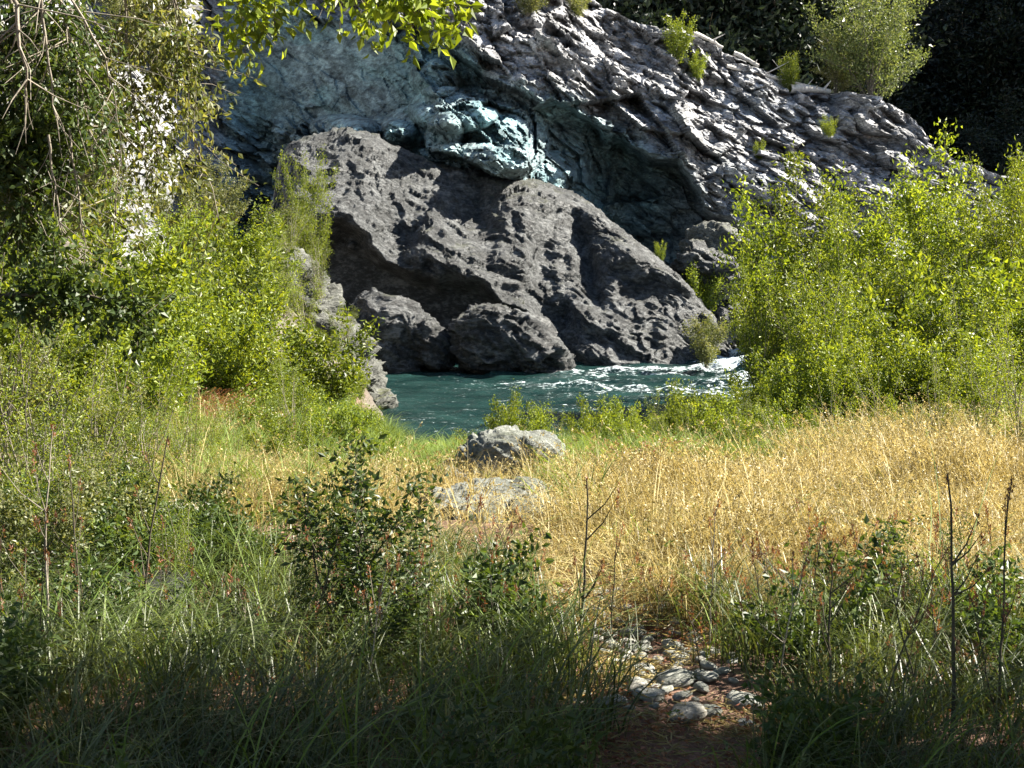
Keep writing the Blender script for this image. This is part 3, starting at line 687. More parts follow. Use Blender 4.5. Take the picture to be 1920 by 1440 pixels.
for a in [('airy', 330, 6.3, 900, 'low airy shrub above the arching grass on the left'), ('smallo', 60, 6.0, 880, 'olive leafy bush low at the left frame edge'), ('smallo', 190, 6.8, 830, 'olive leafy bush between the left stems'),
          ('airy', 420, 8.2, 800, 'airy shrub at the left side of the dark saplings'), ('small', 520, 11.5, 770, 'green bush inside the left part of the dry grass'), ('airy', 600, 10.5, 790, 'airy green plant behind the dark saplings')]:
    grow_px(a[0], a[1], a[2], a[3], a[4])
for (px, py, Y, h, lab) in [(600, 560, 27.6, 1.5, 'airy shrub rooted on top of the left rock ridge'), (540, 500, 28.2, 1.6, 'leafy shrub hiding the upper end of the left rock ridge'), (650, 650, 27.0, 1.0, 'small tuft shrub halfway down the left rock ridge'), (575, 640, 26.5, 1.5, 'airy shrub at the inner side of the left rock ridge'), (635, 735, 26.5, 1.1, 'small bush at the inner foot of the left rock ridge'), (505, 560, 27.0, 1.7, 'airy shrub left of the upper rock ridge')]:
    grow('airy', at(px, py, Y), h, lab, 1.2)
for a in [(40, 7.6, 520, 'airy sunlit willow nearest the left frame edge'), (150, 8.2, 560, 'airy willow second from the left edge in the near thicket'), (255, 9.0, 600, 'thin stemmed airy willow before the left thicket'),
          (90, 6.6, 760, 'low airy willow by the tall dry stem at the left edge'), (340, 10.0, 700, 'small airy willow right of the near left thicket'), (210, 7.2, 800, 'low airy willow behind the grey boulder on the left'),
          (-20, 9.0, 400, 'tall airy willow half cut by the left frame edge'), (430, 12.0, 740, 'airy bush at the left end of the tan grass'),
          (1380, 14.5, 745, 'airy willow at the back of the tan grass right of the reeds'), (1470, 14.0, 720, 'loose airy willow rising from the back of the tan grass'), (1560, 15.0, 660, 'tall loose airy willow before the rapids'),
          (1660, 14.5, 640, 'airy willow before the right thicket with thin grey stems'), (1760, 14.0, 620, 'wide airy willow before the right thicket'), (1860, 13.5, 560, 'tall airy willow near the right frame edge'), (1925, 12.5, 520, 'airy willow cut by the right frame edge'),
          (1290, 15.5, 735, 'thin airy bush among the reeds'), (1080, 13.5, 800, 'thin airy plant right of the rounded pale boulder'), (1190, 15.5, 760, 'thin airy bush left of the reeds')]:
    grow_px('airy', a[0], a[1], a[2], a[3])
for k in range(24):
    px = frr.uniform(330, 600); Y = frr.uniform(14.5, 27); x = (px - 960) / F * Y
    if Y > float(shore(x)) - 1: continue
    grow(frr.choice(['small', 'airy', 'airy']), (x, Y, float(gz(x, Y)) - .05), frr.uniform(.7, 1.7), 'leafy low shrub in the thick growth on the left bank slope', frr.uniform(.9, 1.3), 'low shrubs covering the left bank slope')
for k in range(26):
    px = frr.uniform(1520, 1960); Y = frr.uniform(17.5, 25); x = (px - 960) / F * Y
    if Y > float(shore(x)) - 1: continue
    grow(frr.choice(['small', 'airy', 'airy', 'willow']), (x, Y, float(gz(x, Y)) - .05), frr.uniform(1.2, 3.0), 'leafy shrub filling the lower part of the right thicket', frr.uniform(.8, 1.1), 'shrubs filling the lower right thicket')
# shrubs on the cliff
for (kd, px, py, top, lab, wd) in [('lime', 1275, 115, 25, 'yellow green bush on the cliff rim at top centre right', .9),
    ('lime', 1488, 172, 95, 'yellow green tuft bush beside the bleached logs on the cliff rim', .7),
    ('small', 1310, 150, 95, 'small pale bush under the cliff rim bush', .9),
    ('olive', 1080, 40, -30, 'pale dry bush at the top of the cliff', 1.6), ('olive', 990, 30, -40, 'straw coloured brush on the upper cliff edge', 1.4),
    ('small', 1560, 262, 215, 'small bush in a crevice of the sunlit cliff', .9), ('small', 1430, 300, 262, 'tiny bush on the sunlit cliff face', .8)]:
    p = cliff_point(px, py); grow(kd, p, (py - top) / F * p[1], lab, wd)
p = cliff_point(1660, 215); p = np.array([p[0], p[1] + 2, p[2] - .3])
grow('rim', p, (225 + 90) / F * p[1], 'pale green young tree on the cliff rim against the dark forest', .95)
p = cliff_point(1600, 190); grow('tree', (p[0], p[1] + 3, p[2]), 3.0, 'smaller bush like tree left of the pale young tree on the rim', 1.0)
# dark forest behind the rim
frnd = random.Random(9)
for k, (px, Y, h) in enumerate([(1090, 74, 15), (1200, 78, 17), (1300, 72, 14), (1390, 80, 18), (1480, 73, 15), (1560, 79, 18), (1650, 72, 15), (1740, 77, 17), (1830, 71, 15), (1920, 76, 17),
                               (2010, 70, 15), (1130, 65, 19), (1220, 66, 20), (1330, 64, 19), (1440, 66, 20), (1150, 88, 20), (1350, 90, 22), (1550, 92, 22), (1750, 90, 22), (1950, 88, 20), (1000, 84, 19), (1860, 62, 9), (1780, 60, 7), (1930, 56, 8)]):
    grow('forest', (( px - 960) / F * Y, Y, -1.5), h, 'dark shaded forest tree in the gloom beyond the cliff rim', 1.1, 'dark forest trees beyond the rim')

for k, (x, Y, h) in enumerate([(34, 62, 26), (38, 72, 30), (44, 66, 30), (40, 82, 32), (30, 84, 28), (50, 78, 34), (48, 92, 34), (36, 96, 34), (29, 74, 24), (33, 56, 18)]):  # unseen trees added to cast shade on the forest to their left
    grow('forest', (x, Y, -1.5), h, 'tall forest tree added outside the view on the right to cast shade', 1.0, 'added shade-casting forest trees outside the view')
# driftwood
def log(p0, p1, r, label, bend=.05):
    p0 = np.array(p0); p1 = np.array(p1); t = np.linspace(0, 1, 12); rs = np.random.RandomState(int(abs(p0[0] * 100)))
    P = p0 + (p1 - p0) * t[:, None]; P[:, 2] += bend * np.sin(t * math.pi) * np.linalg.norm(p1 - p0); P += np.cumsum(rs.normal(0, .012, P.shape), 0)
    ln = np.linalg.norm(p1 - p0); polys = [(P, r * (1.1 - .5 * t) * (1 + .08 * rs.normal(size=12)))]
    for i in (4, 7, 9): 
        d = rs.normal(size=3) * .12 * ln; d[2] = abs(d[2]); polys.append((np.array([P[i], P[i] + d * .5, P[i] + d]), np.array([r * .4, r * .25, r * .1])))
    c = P.mean(0); V, Fq = tubes(polys, 8)
    o = link('driftwood_log', mesh_np('driftwood_log', V - c, Fq, M['wood'], True)); o.location = c; tag(o, label, 'log')
def cpt(px, py, f=-.15, u=.1):
    p = cliff_point(px, py).copy(); p[1] += f; p[2] += u; return p
log(cpt(1365, 130), cpt(1565, 133), .06, 'long thin bleached log lying level along the cliff rim', .0)
log(cpt(1488, 172), cpt(1572, 176), .15, 'short thick bleached log below the long thin one on the rim', .0)
log(cpt(1300, 60), cpt(1355, 72), .08, 'bleached branch slanting down from the rim bush', .02)
log(cpt(1378, 90), cpt(1422, 122), .09, 'curved bleached log at the upper left end of the logs on the rim', .03)
log(at(1290, 480, 42), at(1370, 455, 42.5), .05, 'grey broken branch in the gap right of the huge boulder', .05)

# hanging branches at upper left: twigs plus leaf sprays
def spray(p0, p1, ntw, nlf, LL, LW, r, seed, spread, label, leafm, woodm='twig', hang=.5):
    rs = np.random.RandomState(seed); p0 = np.array(p0, float); p1 = np.array(p1, float); L = np.linalg.norm(p1 - p0)
    t = np.linspace(0, 1, 12); P = p0 + (p1 - p0) * t[:, None]; P[:, 2] += .06 * L * np.sin(t * math.pi); P += np.cumsum(rs.normal(0, .01 * L, P.shape), 0)
    polys = [(P, r * (1.1 - t) + .0015)]
    tt = rs.uniform(.1, 1, ntw); fi = tt * 11; i0 = np.clip(fi.astype(int), 0, 10); fr = (fi - i0)[:, None]
    root = P[i0] * (1 - fr) + P[i0 + 1] * fr
    d = rs.normal(size=(ntw, 3)); d[:, 2] -= hang; d = norm(d + norm(p1 - p0) * .5); ln = spread * rs.uniform(.3, 1, ntw)
    e = root + d * ln[:, None]
    for q in range(ntw): polys.append((np.array([root[q], (root[q] + e[q]) / 2 + rs.normal(0, .04, 3) * ln[q], e[q]]), np.array([r * .35, r * .2, .001])))
    n = ntw * nlf; q = np.repeat(np.arange(ntw), nlf); u = rs.uniform(.15, 1.05, n)
    b = root[q] + (e[q] - root[q]) * u[:, None] + rs.normal(size=(n, 3)) * LL * .6
    ax = d[q] * .6 + rs.normal(size=(n, 3)) * .7 + np.array([0, 0, -.4])
    V, Fq = leaves(b, ax, LL * rs.uniform(.6, 1.2, n), LW * rs.uniform(.7, 1.2, n), rs)
    Vb, Fb = tubes(polys, 5)
    em = bpy.data.objects.new('hanging_branch', None); C.objects.link(em); em.location = p0
    link('twigs', mesh_np('twigs', Vb - p0, Fb, M[woodm], True), em); link('foliage', mesh_np('hanging_leaves', V - p0, Fq, M[leafm]), em)
    tag(em, label, 'branch', 'branches hanging into the upper left')
for a in [  # sprays using the dark leaf material have their shade put into the colour
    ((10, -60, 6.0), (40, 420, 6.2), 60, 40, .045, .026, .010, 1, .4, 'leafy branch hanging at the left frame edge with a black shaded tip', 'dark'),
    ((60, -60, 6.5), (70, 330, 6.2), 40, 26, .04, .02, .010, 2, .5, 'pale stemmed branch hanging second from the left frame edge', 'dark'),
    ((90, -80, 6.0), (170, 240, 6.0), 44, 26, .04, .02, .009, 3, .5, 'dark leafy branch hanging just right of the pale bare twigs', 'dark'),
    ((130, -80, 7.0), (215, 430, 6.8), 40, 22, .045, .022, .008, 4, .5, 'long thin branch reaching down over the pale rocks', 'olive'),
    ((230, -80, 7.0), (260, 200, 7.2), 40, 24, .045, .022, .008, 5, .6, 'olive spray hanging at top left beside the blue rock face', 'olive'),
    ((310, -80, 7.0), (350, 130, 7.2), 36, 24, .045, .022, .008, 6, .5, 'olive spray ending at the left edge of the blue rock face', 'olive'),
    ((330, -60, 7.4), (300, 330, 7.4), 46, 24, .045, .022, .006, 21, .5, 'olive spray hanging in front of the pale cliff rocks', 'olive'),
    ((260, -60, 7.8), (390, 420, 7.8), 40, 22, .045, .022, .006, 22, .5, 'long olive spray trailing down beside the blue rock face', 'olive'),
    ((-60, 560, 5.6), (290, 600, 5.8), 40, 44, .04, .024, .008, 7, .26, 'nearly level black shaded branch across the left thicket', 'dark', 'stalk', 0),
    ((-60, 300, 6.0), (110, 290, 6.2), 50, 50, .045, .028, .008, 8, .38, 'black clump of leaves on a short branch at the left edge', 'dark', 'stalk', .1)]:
    spray(at(*a[0]), at(*a[1]), *a[2:])
for a in [
    ((420, -60, 5.5), (470, 60, 5.6), 16, 12, .055, .028, .005, 11, .25, 'bright green leaf spray at top left of the blue rock face'),
    ((500, -60, 5.5), (520, 70, 5.6), 12, 12, .055, .028, .005, 12, .18, 'bright green leaf spray with a low drooping tip over the blue rock face'),
    ((600, -70, 5.6), (700, 25, 5.6), 18, 12, .055, .028, .005, 13, .22, 'leaf spray at top centre left of the sunlit cliff'),
    ((700, -70, 5.4), (820, 40, 5.4), 20, 12, .06, .032, .005, 14, .22, 'brightest lime leaf spray hanging at the top before the cliff'),
    ((780, -60, 5.4), (860, 20, 5.5), 10, 12, .06, .032, .005, 15, .15, 'rightmost lime leaf spray at the top of the view')]:
    spray(at(*a[0]), at(*a[1]), *a[2:], 'lime')
# bare pale twigs at top left
def bare(pts, r, label, seed):
    rs = np.random.RandomState(seed); P = np.array([at(*p) for p in pts]); t = np.linspace(0, 1, 14); tp = np.linspace(0, 1, len(P))
    S = np.stack([np.interp(t, tp, P[:, i]) for i in range(3)], -1) + rs.normal(0, .006, (14, 3)); polys = [(S, r * (1.15 - t))]
    for q in range(12):
        i = rs.randint(1, 11); d = rs.normal(size=3) * np.array([.16, .1, .05]); d[2] -= .16; polys.append((np.array([S[i], S[i] + d * .5 + rs.normal(0, .01, 3), S[i] + d]), np.array([r * .45, r * .3, .001])))
    V, Fq = tubes(polys, 5); c = S[0]; o = link('bare_branch', mesh_np('bare_branch', V - c, Fq, M['twig'], True)); o.location = c; tag(o, label, 'branch')
bare([(20, -40, 5.5), (45, 120, 5.5), (60, 240, 5.6)], .009, 'pale bare branch forking down at the far upper left', 1)
bare([(70, -40, 5.8), (95, 130, 5.8), (115, 300, 5.8)], .007, 'second pale bare branch hanging right of the forked one', 2)
bare([(120, -40, 5.8), (200, 120, 5.8), (225, 230, 5.9), (220, 420, 5.9)], .005, 'long thin bare branch bending down over the pale rocks', 3)
bare([(90, 250, 5.8), (110, 400, 5.8), (115, 560, 5.9)], .005, 'thin dark bare stem hanging in front of the left thicket', 4)
bare([(130, 250, 6.0), (155, 400, 6.0), (165, 640, 6.2)], .005, 'long bare stem hanging deepest into the left thicket', 5)

# shade trees standing right of and behind the camera: their crowns shade the foreground
for k, (px, Y, top, wd) in enumerate([(1055, 17, 790, .9), (1110, 18.5, 770, .8), (1175, 17.5, 765, .8), (1235, 17, 735, .7), (1290, 17.2, 730, .7), (1360, 16.5, 760, 1), (1420, 17.5, 745, 1),
        (1480, 16.2, 760, 1), (950, 19.5, 760, .8), (1020, 15, 840, .7), (1500, 18.5, 690, 1), (1590, 18, 670, 1), (1660, 18.4, 660, 1), (1760, 17.6, 640, 1.1), (1850, 17, 650, 1.1), (1120, 14.2, 860, .7), (700, 13.5, 830, .8), (640, 15, 760, 1)]):
    grow_px('small' if k % 3 else 'airy', px, Y - 1.2, top - 28, ['green plant right of the rounded grey green boulder', 'thin green plant at the river edge under the right dark boulder', 'upright plant on the near shore left of the reeds', 'narrow tall plant among the reeds at the near shore', 'second narrow tall plant among the reeds at the near shore',
        'green plant just right of the reeds', 'round plant between reeds and right thicket', 'round plant at the back edge of the tan grass', 'low plant at the right side of the dark pool', 'plant touching the right side of the rounded boulder', 'plant under the rapids foam', 'plant left of the brown grass top', 'plant above the brown grass',
        'wide plant above the brown grass on the right', 'wide plant at the far right above the brown grass', 'lone green plant inside the front edge of the tan grass', 'plant between the tall dark sapling and the pale boulders', 'wide plant behind the tall dark sapling'][k], wd)
for k, (x, y, h, wd) in enumerate([(-5.6, 5.2, 8.0, .8), (4.3, 4.3, 7.4, .72), (5.6, 4.6, 8.6, .58), (2.8, 1.6, 8.5, .95), (9.0, 1.8, 9.5, 1.0), (5.6, 1.5, 8.5, .9), (3.0, -1.0, 8.0, .9), (10.5, 4.1, 10.0, .9), (-4.8, 3.0, 7.5, .7)]):
    grow('shade', (x, y, float(gz(x, y)) - .1), h, 'broad leafy tree outside the view, ' + ['far left of the path', 'slim one leaning over the meadow edge', 'taller one by the meadow edge', 'right of the path near the viewpoint', 'right of the path nearest the meadow', 'right of the path far back', 'right of the path close by', 'behind the viewpoint', 'farthest right of the path', 'left of the path'][k], wd, 'shade trees round the viewpoint')

# foreground saplings
for a in [('dark', 650, 5.6, 800, 'narrow dense sapling just behind the tall dark sapling', .55),
          ('sapl', 640, 5.2, 610, 'tall dark leafy sapling standing left of centre in the foreground', 1.25),
          ('sapl', 705, 5.0, 850, 'second dark sapling leaning beside the tall one in the foreground', 1.5),
          ('sapl', 560, 5.6, 940, 'slim dark sapling left of the tall foreground sapling', .8),
          ('sparse', 1710, 5.4, 940, 'sparse sapling in front of the dry grass on the right', 1.2),
          ('sparse', 1800, 5.6, 900, 'thin sapling beside the tall dark stalk at the right', .7),
          ('sparse', 120, 5.2, 980, 'dark leafy plant at the lower left edge', 1.5),
          ('sparse', 300, 4.8, 1180, 'low dark plant in the lower left foreground', 1.6),
          ('sparse', 30, 4.6, 1130, 'dark plant in the bottom left corner', 1.6),
          ('sparse', 480, 4.8, 1220, 'dark low plant under the arching grass on the left', 1.6)]:
    grow_px(*a)

# ------------------------------------------------------------------ grasses (stuff, scattered clumps)
def blades(seed, n, H, W, spread, arch, segs=3, head=0.0, mi=0):
    rs = np.random.RandomState(seed); V = []; Fc = []; off = 0; t = np.linspace(0, 1, segs + 1)
    for k in range(n):
        b = np.array([rs.normal(0, spread), rs.normal(0, spread), 0]); az = rs.uniform(0, 6.28); h = H * rs.uniform(.5, 1.1); a = arch * rs.uniform(.2, 1.6) * h
        dr = np.array([math.cos(az), math.sin(az), 0])
        P = b + dr * (a * t ** 2)[:, None] + np.array([0, 0, 1]) * (h * (t - .32 * min(1.5, arch * 1.3) * t ** 3))[:, None]
        sd = np.array([-math.sin(az + .6), math.cos(az + .6), 0]); w_ = W * (1 - t ** 2 * .9) * rs.uniform(.7, 1.2)
        V.append(np.stack([P - sd * w_[:, None] / 2, P + sd * w_[:, None] / 2], 1).reshape(-1, 3))
        i = off + np.arange((segs + 1) * 2).reshape(-1, 2); Fc.append(np.stack([i[:-1, 0], i[:-1, 1], i[1:, 1], i[1:, 0]], -1)); off += (segs + 1) * 2
        if head and rs.uniform() < head:
            for q in range(7):
                c = P[-1] - (P[-1] - P[-2]) * .3 * q / 7; d = norm(rs.normal(size=3) * .6 + (P[-1] - P[-2]) / h * 3)
                s_ = norm(np.cross(d, rs.normal(size=3))); L = .018; V.append(np.array([c, c + d * L * .5 + s_ * .0035, c + d * L, c + d * L * .5 - s_ * .0035])); Fc.append(np.array([[off, off + 1, off + 2, off + 3]])); off += 4
    return np.concatenate(V), np.concatenate(Fc)
def scatter(name, pts, rot, scl, idx, protos, label, cat):
    col = bpy.data.collections.new(name + '_clumps')
    for i, me in enumerate(protos): col.objects.link(bpy.data.objects.new('%s_clump_%02d' % (name, i), me))
    me = bpy.data.meshes.new(name); n = len(pts); me.vertices.add(n); me.vertices.foreach_set('co', np.asarray(pts, np.float32).ravel())
    a = me.attributes.new('rot', 'FLOAT_VECTOR', 'POINT'); a.data.foreach_set('vector', np.asarray(rot, np.float32).ravel())
    a = me.attributes.new('scl', 'FLOAT', 'POINT'); a.data.foreach_set('value', np.asarray(scl, np.float32))
    a = me.attributes.new('idx', 'INT', 'POINT'); a.data.foreach_set('value', np.asarray(idx, np.int32))
    o = link(name, me); ng = bpy.data.node_groups.new(name, 'GeometryNodeTree')
    ng.interface.new_socket('Geometry', in_out='INPUT', socket_type='NodeSocketGeometry'); ng.interface.new_socket('Geometry', in_out='OUTPUT', socket_type='NodeSocketGeometry')
    gi = ng.nodes.new('NodeGroupInput'); go = ng.nodes.new('NodeGroupOutput'); ip = ng.nodes.new('GeometryNodeInstanceOnPoints'); ci = ng.nodes.new('GeometryNodeCollectionInfo')
    ci.inputs['Collection'].default_value = col; ci.inputs['Separate Children'].default_value = True; ci.inputs['Reset Children'].default_value = True
    def na(nm, ty):
        q = ng.nodes.new('GeometryNodeInputNamedAttribute'); q.data_type = ty; q.inputs['Name'].default_value = nm; return q.outputs['Attribute']
    L = ng.links; L.new(gi.outputs[0], ip.inputs['Points']); L.new(ci.outputs[0], ip.inputs['Instance']); ip.inputs['Pick Instance'].default_value = True
    L.new(na('idx', 'INT'), ip.inputs['Instance Index']); L.new(na('rot', 'FLOAT_VECTOR'), ip.inputs['Rotation']); L.new(na('scl', 'FLOAT'), ip.inputs['Scale']); L.new(ip.outputs[0], go.inputs[0])
    md = o.modifiers.new('scatter', 'NODES'); md.node_group = ng
    tag(o, label, cat, kind='stuff'); return o
def scatter_fn(name, n, box, fn, protos, label, cat, smin=.7, smax=1.25, seed=0, sfn=None):
    rs = np.random.RandomState(seed); x = rs.uniform(box[0], box[1], n); y = rs.uniform(box[2], box[3], n)
    dens = fn(x, y); k = rs.uniform(size=n) < dens; x = x[k]; y = y[k]; m = len(x)
    z = gz(x, y) - .01; rot = np.stack([rs.normal(0, .1, m), rs.normal(0, .1, m), rs.uniform(0, 6.28, m)], -1)
    s = rs.uniform(smin, smax, m)
    if sfn is not None: s = s * sfn(x, y)
    return scatter(name, np.stack([x, y, z], -1), rot, s, rs.randint(0, len(protos), m), protos, label, cat)
def P2(x, y): return np.stack([x, y, 0 * x], -1)
def off_path(x, y, w_=.2): return smooth(np.abs(x - path_x(y)), w_ * .6, w_ * 1.3) + (y > 6.6)
def cl(x, y): return np.clip(x, 0, 1)
straw = [mesh_np('straw', *blades(s, 24, .42, .0055, .06, .5, 3, .45), M['straw']) for s in range(6)]
tang = [mesh_np('straw_tangle', *blades(s + 20, 30, .26, .0055, .09, 1.4, 4, .2), M['straw']) for s in range(4)]
def d_straw(x, y):
    nz = fbm(P2(x, y) * .9, 3, 400)
    u = 960 + F * x / y
    lim = 10.6 + 3.6 * smooth(u, 1380, 1600)
    right = smooth(y + .25 * nz, 5.7, 6.3) * (1 - smooth(y + nz * .9 - lim, 0, 1.2)) * smooth(u, 960, 1090)
    left = smooth(y + .25 * nz, 7.4, 8.4) * (1 - smooth(y + nz * .7, 11.5, 13.0)) * smooth(u, 230, 360) * (1 - smooth(u, 960, 1080)) * smooth(fbm(P2(x, y) * 1.6, 3, 680), -.55, .35)
    far_ = 0 * x
    slab = (1 - smooth(np.abs(u - 915), 120, 210)) * smooth(y, 6.3, 7.0) * (1 - smooth(y, 14, 15)) * .90
    pal = 0 * x
    return cl(right + left + far_, 0) * (.35 + .65 * smooth(fbm(P2(x, y) * 1.9, 3, 670), -.6, .15)) * off_path(x, y, .16) * (1 - slab) * (1 - .85 * pal)
scatter_fn('dry_grass', 16000, (-5, 7, 5.2, 18), d_straw, straw, 'golden dry grass standing across the middle of the meadow', 'grass', seed=1, sfn=lambda x, y: .85 + .35 * fbm(P2(x, y) * .9, 3, 77))
wisp = [mesh_np('wisp', *blades(s + 30, 9, .62, .0045, .08, .45, 4, .9), M['straw']) for s in range(4)]
scatter_fn('dry_grass_stems', 2600, (-5, 7, 5.2, 18), lambda x, y: d_straw(x, y) * smooth(fbm(P2(x, y) * .8, 2, 640), -.5, .5), wisp, 'tall wispy dry stems sticking out above the dry grass', 'grass', seed=14)
scatter_fn('meadow_green', 1400, (-5, 7, 5.2, 18), lambda x, y: d_straw(x, y) * smooth(fbm(P2(x, y) * 1.2, 3, 650), .15, .5), [mesh_np('tuft', *blades(s + 90, 20, .34, .007, .05, .6, 4, 0), M['bankgrass']) for s in range(3)], 'green tufts mixed into the dry grass', 'grass', seed=15)
scatter_fn('dry_grass_tangle', 9000, (-5, 7, 5.2, 18), lambda x, y: cl(d_straw(x, y) + .35 * (1 - smooth(np.abs(960 + F * x / y - 915), 150, 230)) * smooth(y, 6.2, 6.6) * (1 - smooth(y, 8.4, 8.8)), 0), tang, 'flattened tangled straw between the standing dry grass', 'grass', seed=2)
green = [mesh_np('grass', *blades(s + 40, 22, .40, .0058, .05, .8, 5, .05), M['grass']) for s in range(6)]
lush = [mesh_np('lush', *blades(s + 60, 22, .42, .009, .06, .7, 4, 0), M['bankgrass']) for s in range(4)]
def d_green(x, y):
    nz = fbm(P2(x, y) * 1.1, 3, 500); u = 960 + F * x / np.maximum(y, .5)
    front = 1 - smooth(y + .35 * nz, 5.3, 5.9)
    mid = (1 - smooth(u, 850, 1050)) * (1 - smooth(y + .4 * nz, 6.6, 7.8))
    left = (1 - smooth(u + 150 * nz, 250, 420)) * (1 - smooth(y, 13, 16))
    return cl(front + mid + left, 0) * off_path(x, y, .22 + .12 * (y < 4.75))
under = []
for q in range(4):
    (Vb, Fb), (Vl, Fl) = plant(seed=900 + q, H=.42, R=.22, nst=7, ntw=60, nlf=12, LL=.035, LW=.02, tw_len=.25, start=.1, rad=.02)
    me_ = mesh_np('undergrowth', np.concatenate([Vb, Vl]), np.concatenate([Fb, Fl + len(Vb)]), M['dark']); under.append(me_)
def d_under(x, y):
    nz = fbm(P2(x, y) * 1.3, 3, 700); u = 960 + F * x / np.maximum(y, .5)
    return cl(smooth(nz, -.2, .4) * ((1 - smooth(y, 5.2, 6.0)) + (1 - smooth(u, 250, 700)) * (1 - smooth(y, 7, 9))), 0) * off_path(x, y, .34)
scatter_fn('undergrowth', 700, (-4, 4, 3, 10), lambda x, y: .5 * d_under(x, y), under, 'low dark leafy undergrowth between the shaded grasses', 'undergrowth', seed=12, smin=.5, smax=1.2)
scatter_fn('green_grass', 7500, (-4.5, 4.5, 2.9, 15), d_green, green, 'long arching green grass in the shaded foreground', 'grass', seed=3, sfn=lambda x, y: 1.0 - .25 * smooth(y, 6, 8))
def d_back(x, y):
    nz = fbm(P2(x, y) * 1.1, 3, 600); u = 960 + F * x / y
    a = smooth(y + nz, 12.0, 13.5) * (1 - smooth(y, 21, 22.5)) * smooth(shore(x) - y, .4, 1.5)
    d = smooth(y, 7, 8) * (1 - smooth(u, 650, 760)) * smooth(u, 200, 300) * (1 - smooth(y, 12, 13)) * .35
    b = d + smooth(y, 8, 9) * (1 - smooth(y, 14, 16)) * np.exp(-((u - 1075) / 45) ** 2) * .5
    c = smooth(y, 11.5, 13) * (1 - smooth(u, 820, 900)) * (1 - smooth(y, 15, 20)) * .6
    return cl(a + b + c, 0)
scatter_fn('bank_grass', 15000, (-8, 9, 8, 24), d_back, lush, 'short green grass along the near river bank', 'grass', seed=4, smin=.6, smax=1.3, sfn=lambda x, y: 1 - .45 * smooth(y, 17, 20) * smooth(960 + F * x / y, 700, 780) * (1 - smooth(960 + F * x / y, 1350, 1450)))
# rusty dry brush patches
rust = [mesh_np('rust', *blades(s + 80, 30, .35, .006, .06, .7, 3, 1.0), M['rust']) for s in range(3)]
def d_rust(x, y):
    u = 960 + F * x / y
    def spot(a, b, ra, rb): return np.exp(-(((u - a) / ra) ** 2 + ((y - b) / rb) ** 2))
    return cl(spot(370, 15, 70, 1.0) + spot(940, 14.1, 60, .4) + spot(1170, 12, 50, .3) + spot(1650, 16.5, 180, .6) * .5, 0)
scatter_fn('rusty_brush', 9000, (-5, 7, 10, 18), d_rust, rust, 'rust brown dead brush scattered at the edge of the dry grass', 'brush', seed=6)
# litter on the bare soil and low ground cover
lit_V, lit_F = [], []
rs = np.random.RandomState(8); n = 260
b = np.stack([rs.normal(0, .09, n), rs.normal(0, .09, n), rs.uniform(.0, .012, n)], -1); ax = rs.normal(size=(n, 3)); ax[:, 2] *= .15
litter = mesh_np('litter', *leaves(b, ax, rs.uniform(.02, .07, n), rs.uniform(.003, .008, n), rs), M['straw'])
litg = mesh_np('litter_leaf', *leaves(b * 1.1, ax, rs.uniform(.012, .03, n), rs.uniform(.006, .012, n), rs), M['rust'])
long_ = [mesh_np('long_blades', *blades(s + 120, 7, .62, .0065, .04, 1.0, 7, .1), M['bankgrass']) for s in range(4)]
scatter_fn('long_grass', 900, (-4, 4, 3.3, 7.5), lambda x, y: d_green(x, y) * smooth(fbm(P2(x, y) * 1.5, 2, 660), -.3, .5), long_, 'long pale arching blades over the shaded foreground grass', 'grass', seed=16, smin=.6, smax=1.2)
scatter_fn('leaf_litter', 900, (-3, 3, 3.6, 7.5), lambda x, y: .75 + 0 * x, [litter, litg], 'dead leaves and straw strewn over the bare soil', 'litter', seed=9)

# tall dry stalks in the foreground: countable
def stalk(px, Y, top, label, kindm='stalk', lean=0.0, r=.004, head=True):
    x = (px - 960) / F * Y; z = float(gz(x, Y)) - .02; zt = float(at(px, top, Y)[2]); h = zt - z; rs = np.random.RandomState(int(px * 7 + Y * 31) % 100000)
    t = np.linspace(0, 1, 10); P = np.stack([lean * h * t ** 1.5 + np.cumsum(rs.normal(0, .004, 10)), .05 * h * t + np.cumsum(rs.normal(0, .004, 10)), h * t], -1)
    polys = [(P, r * (1.1 - .7 * t))]
    for q in range(5):
        i = rs.randint(3, 8); d = rs.normal(size=3) * np.array([.08, .08, .02]); d[2] += .12; polys.append((np.array([P[i], P[i] + d * .5, P[i] + d * np.array([.9, .9, 1.2])]), np.array([r * .5, r * .35, .0008])))
    e = bpy.data.objects.new('tall_stalk', None); C.objects.link(e); e.location = (x, Y, z)
    link('stem', mesh_np('stem', *tubes(polys, 5), M[kindm], True), e)
    if head:
        for (pp, _) in polys:
            n = 16; b = pp[-1] - np.array([0, 0, 1]) * rs.uniform(0, .05, n)[:, None] + rs.normal(0, .003, (n, 3))
            ax = rs.normal(size=(n, 3)) * .5 + np.array([0, 0, 1]); link('seed_head', mesh_np('seed_head', *leaves(b, ax, rs.uniform(.01, .02, n), rs.uniform(.004, .007, n), rs), M['rust']), e)
    tag(e, label, 'plant stalk', 'dry stalks rising from the foreground grass')
srnd = random.Random(3)
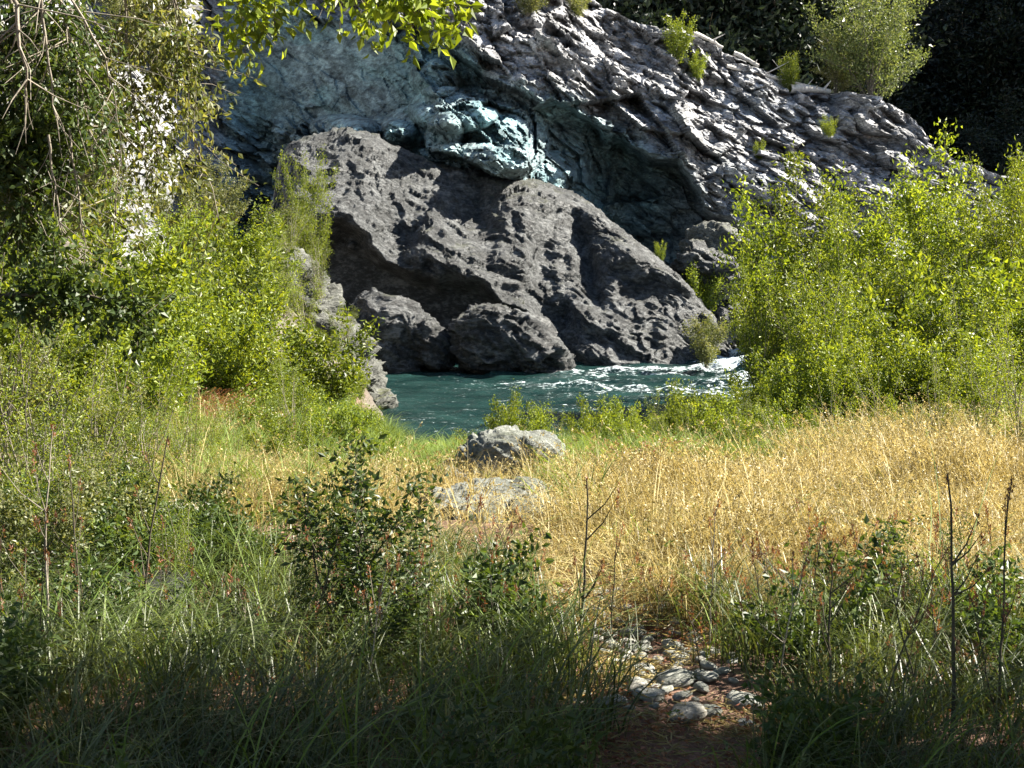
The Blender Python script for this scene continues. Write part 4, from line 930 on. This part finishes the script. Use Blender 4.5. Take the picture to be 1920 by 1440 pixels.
for a in [(1815, 4.4, 890, 'tallest thick dark stalk at the right', 'stalk', -.05, .007), (1905, 4.5, 900, 'dark stalk at the right frame edge', 'stalk', .03, .005),
          (1575, 4.8, 1060, 'dark upright stalk at the left of the right grass', 'stalk', .02, .006), (1095, 5.4, 900, 'tall rough brown stalk right of centre before the dry grass', 'stalk', .02, .007),
          (1150, 5.6, 1010, 'thin brown stalk with a dark drooping head beside the rough one', 'stalk', .04, .004), (1750, 4.6, 1080, 'stalk leaning left near the sparse sapling', 'stalk', -.2, .004),
          (1450, 5.2, 1010, 'thin straight stalk above the right grass, left one', 'stalk', -.06, .003), (1530, 5.2, 990, 'thin straight stalk above the right grass, right one', 'stalk', .04, .003),
          (990, 5.4, 1050, 'thin dry stalk in front of the pale slab', 'stalk', .08, .003), (860, 5.4, 1000, 'dry stalk leaning right of the saplings', 'stalk', .15, .003),
          (790, 5.4, 1040, 'dry stalk just right of the dark saplings', 'stalk', -.1, .003), (1240, 5.6, 1090, 'short dry stalk by the stony path', 'stalk', .1, .003),
          (1330, 5.0, 1120, 'leaning dry stalk right of the stony path', 'stalk', -.2, .003), (60, 5, 800, 'tall dry stem at the left edge', 'twig', .05, .005),
          (250, 5.6, 820, 'dark leaning stem before the left thicket', 'stalk', .12, .006), (130, 5.3, 860, 'upright stem among the lower left stems', 'stalk', -.03, .005),
          (560, 5.2, 1010, 'dark stem crossing beside the slim sapling', 'stalk', .25, .006), (440, 5.2, 1080, 'stem leaning left above the arching grass', 'stalk', -.2, .005)]:
    stalk(*a)
for k in range(46):
    left = k % 2; px = srnd.uniform(-20, 1000) if left else srnd.uniform(1330, 1930); Y = srnd.uniform(4.4, 6.2)
    stalk(px, Y, srnd.uniform(930, 1180), 'thin dry stalk, one of many, in the %s grass %s' % ('shaded left' if left else 'right', 'before the meadow' if Y > 5.3 else 'closest to the viewer'), srnd.choice(['stalk', 'stalk', 'twig']), srnd.gauss(0, .14), srnd.uniform(.0018, .0035))
print('built')
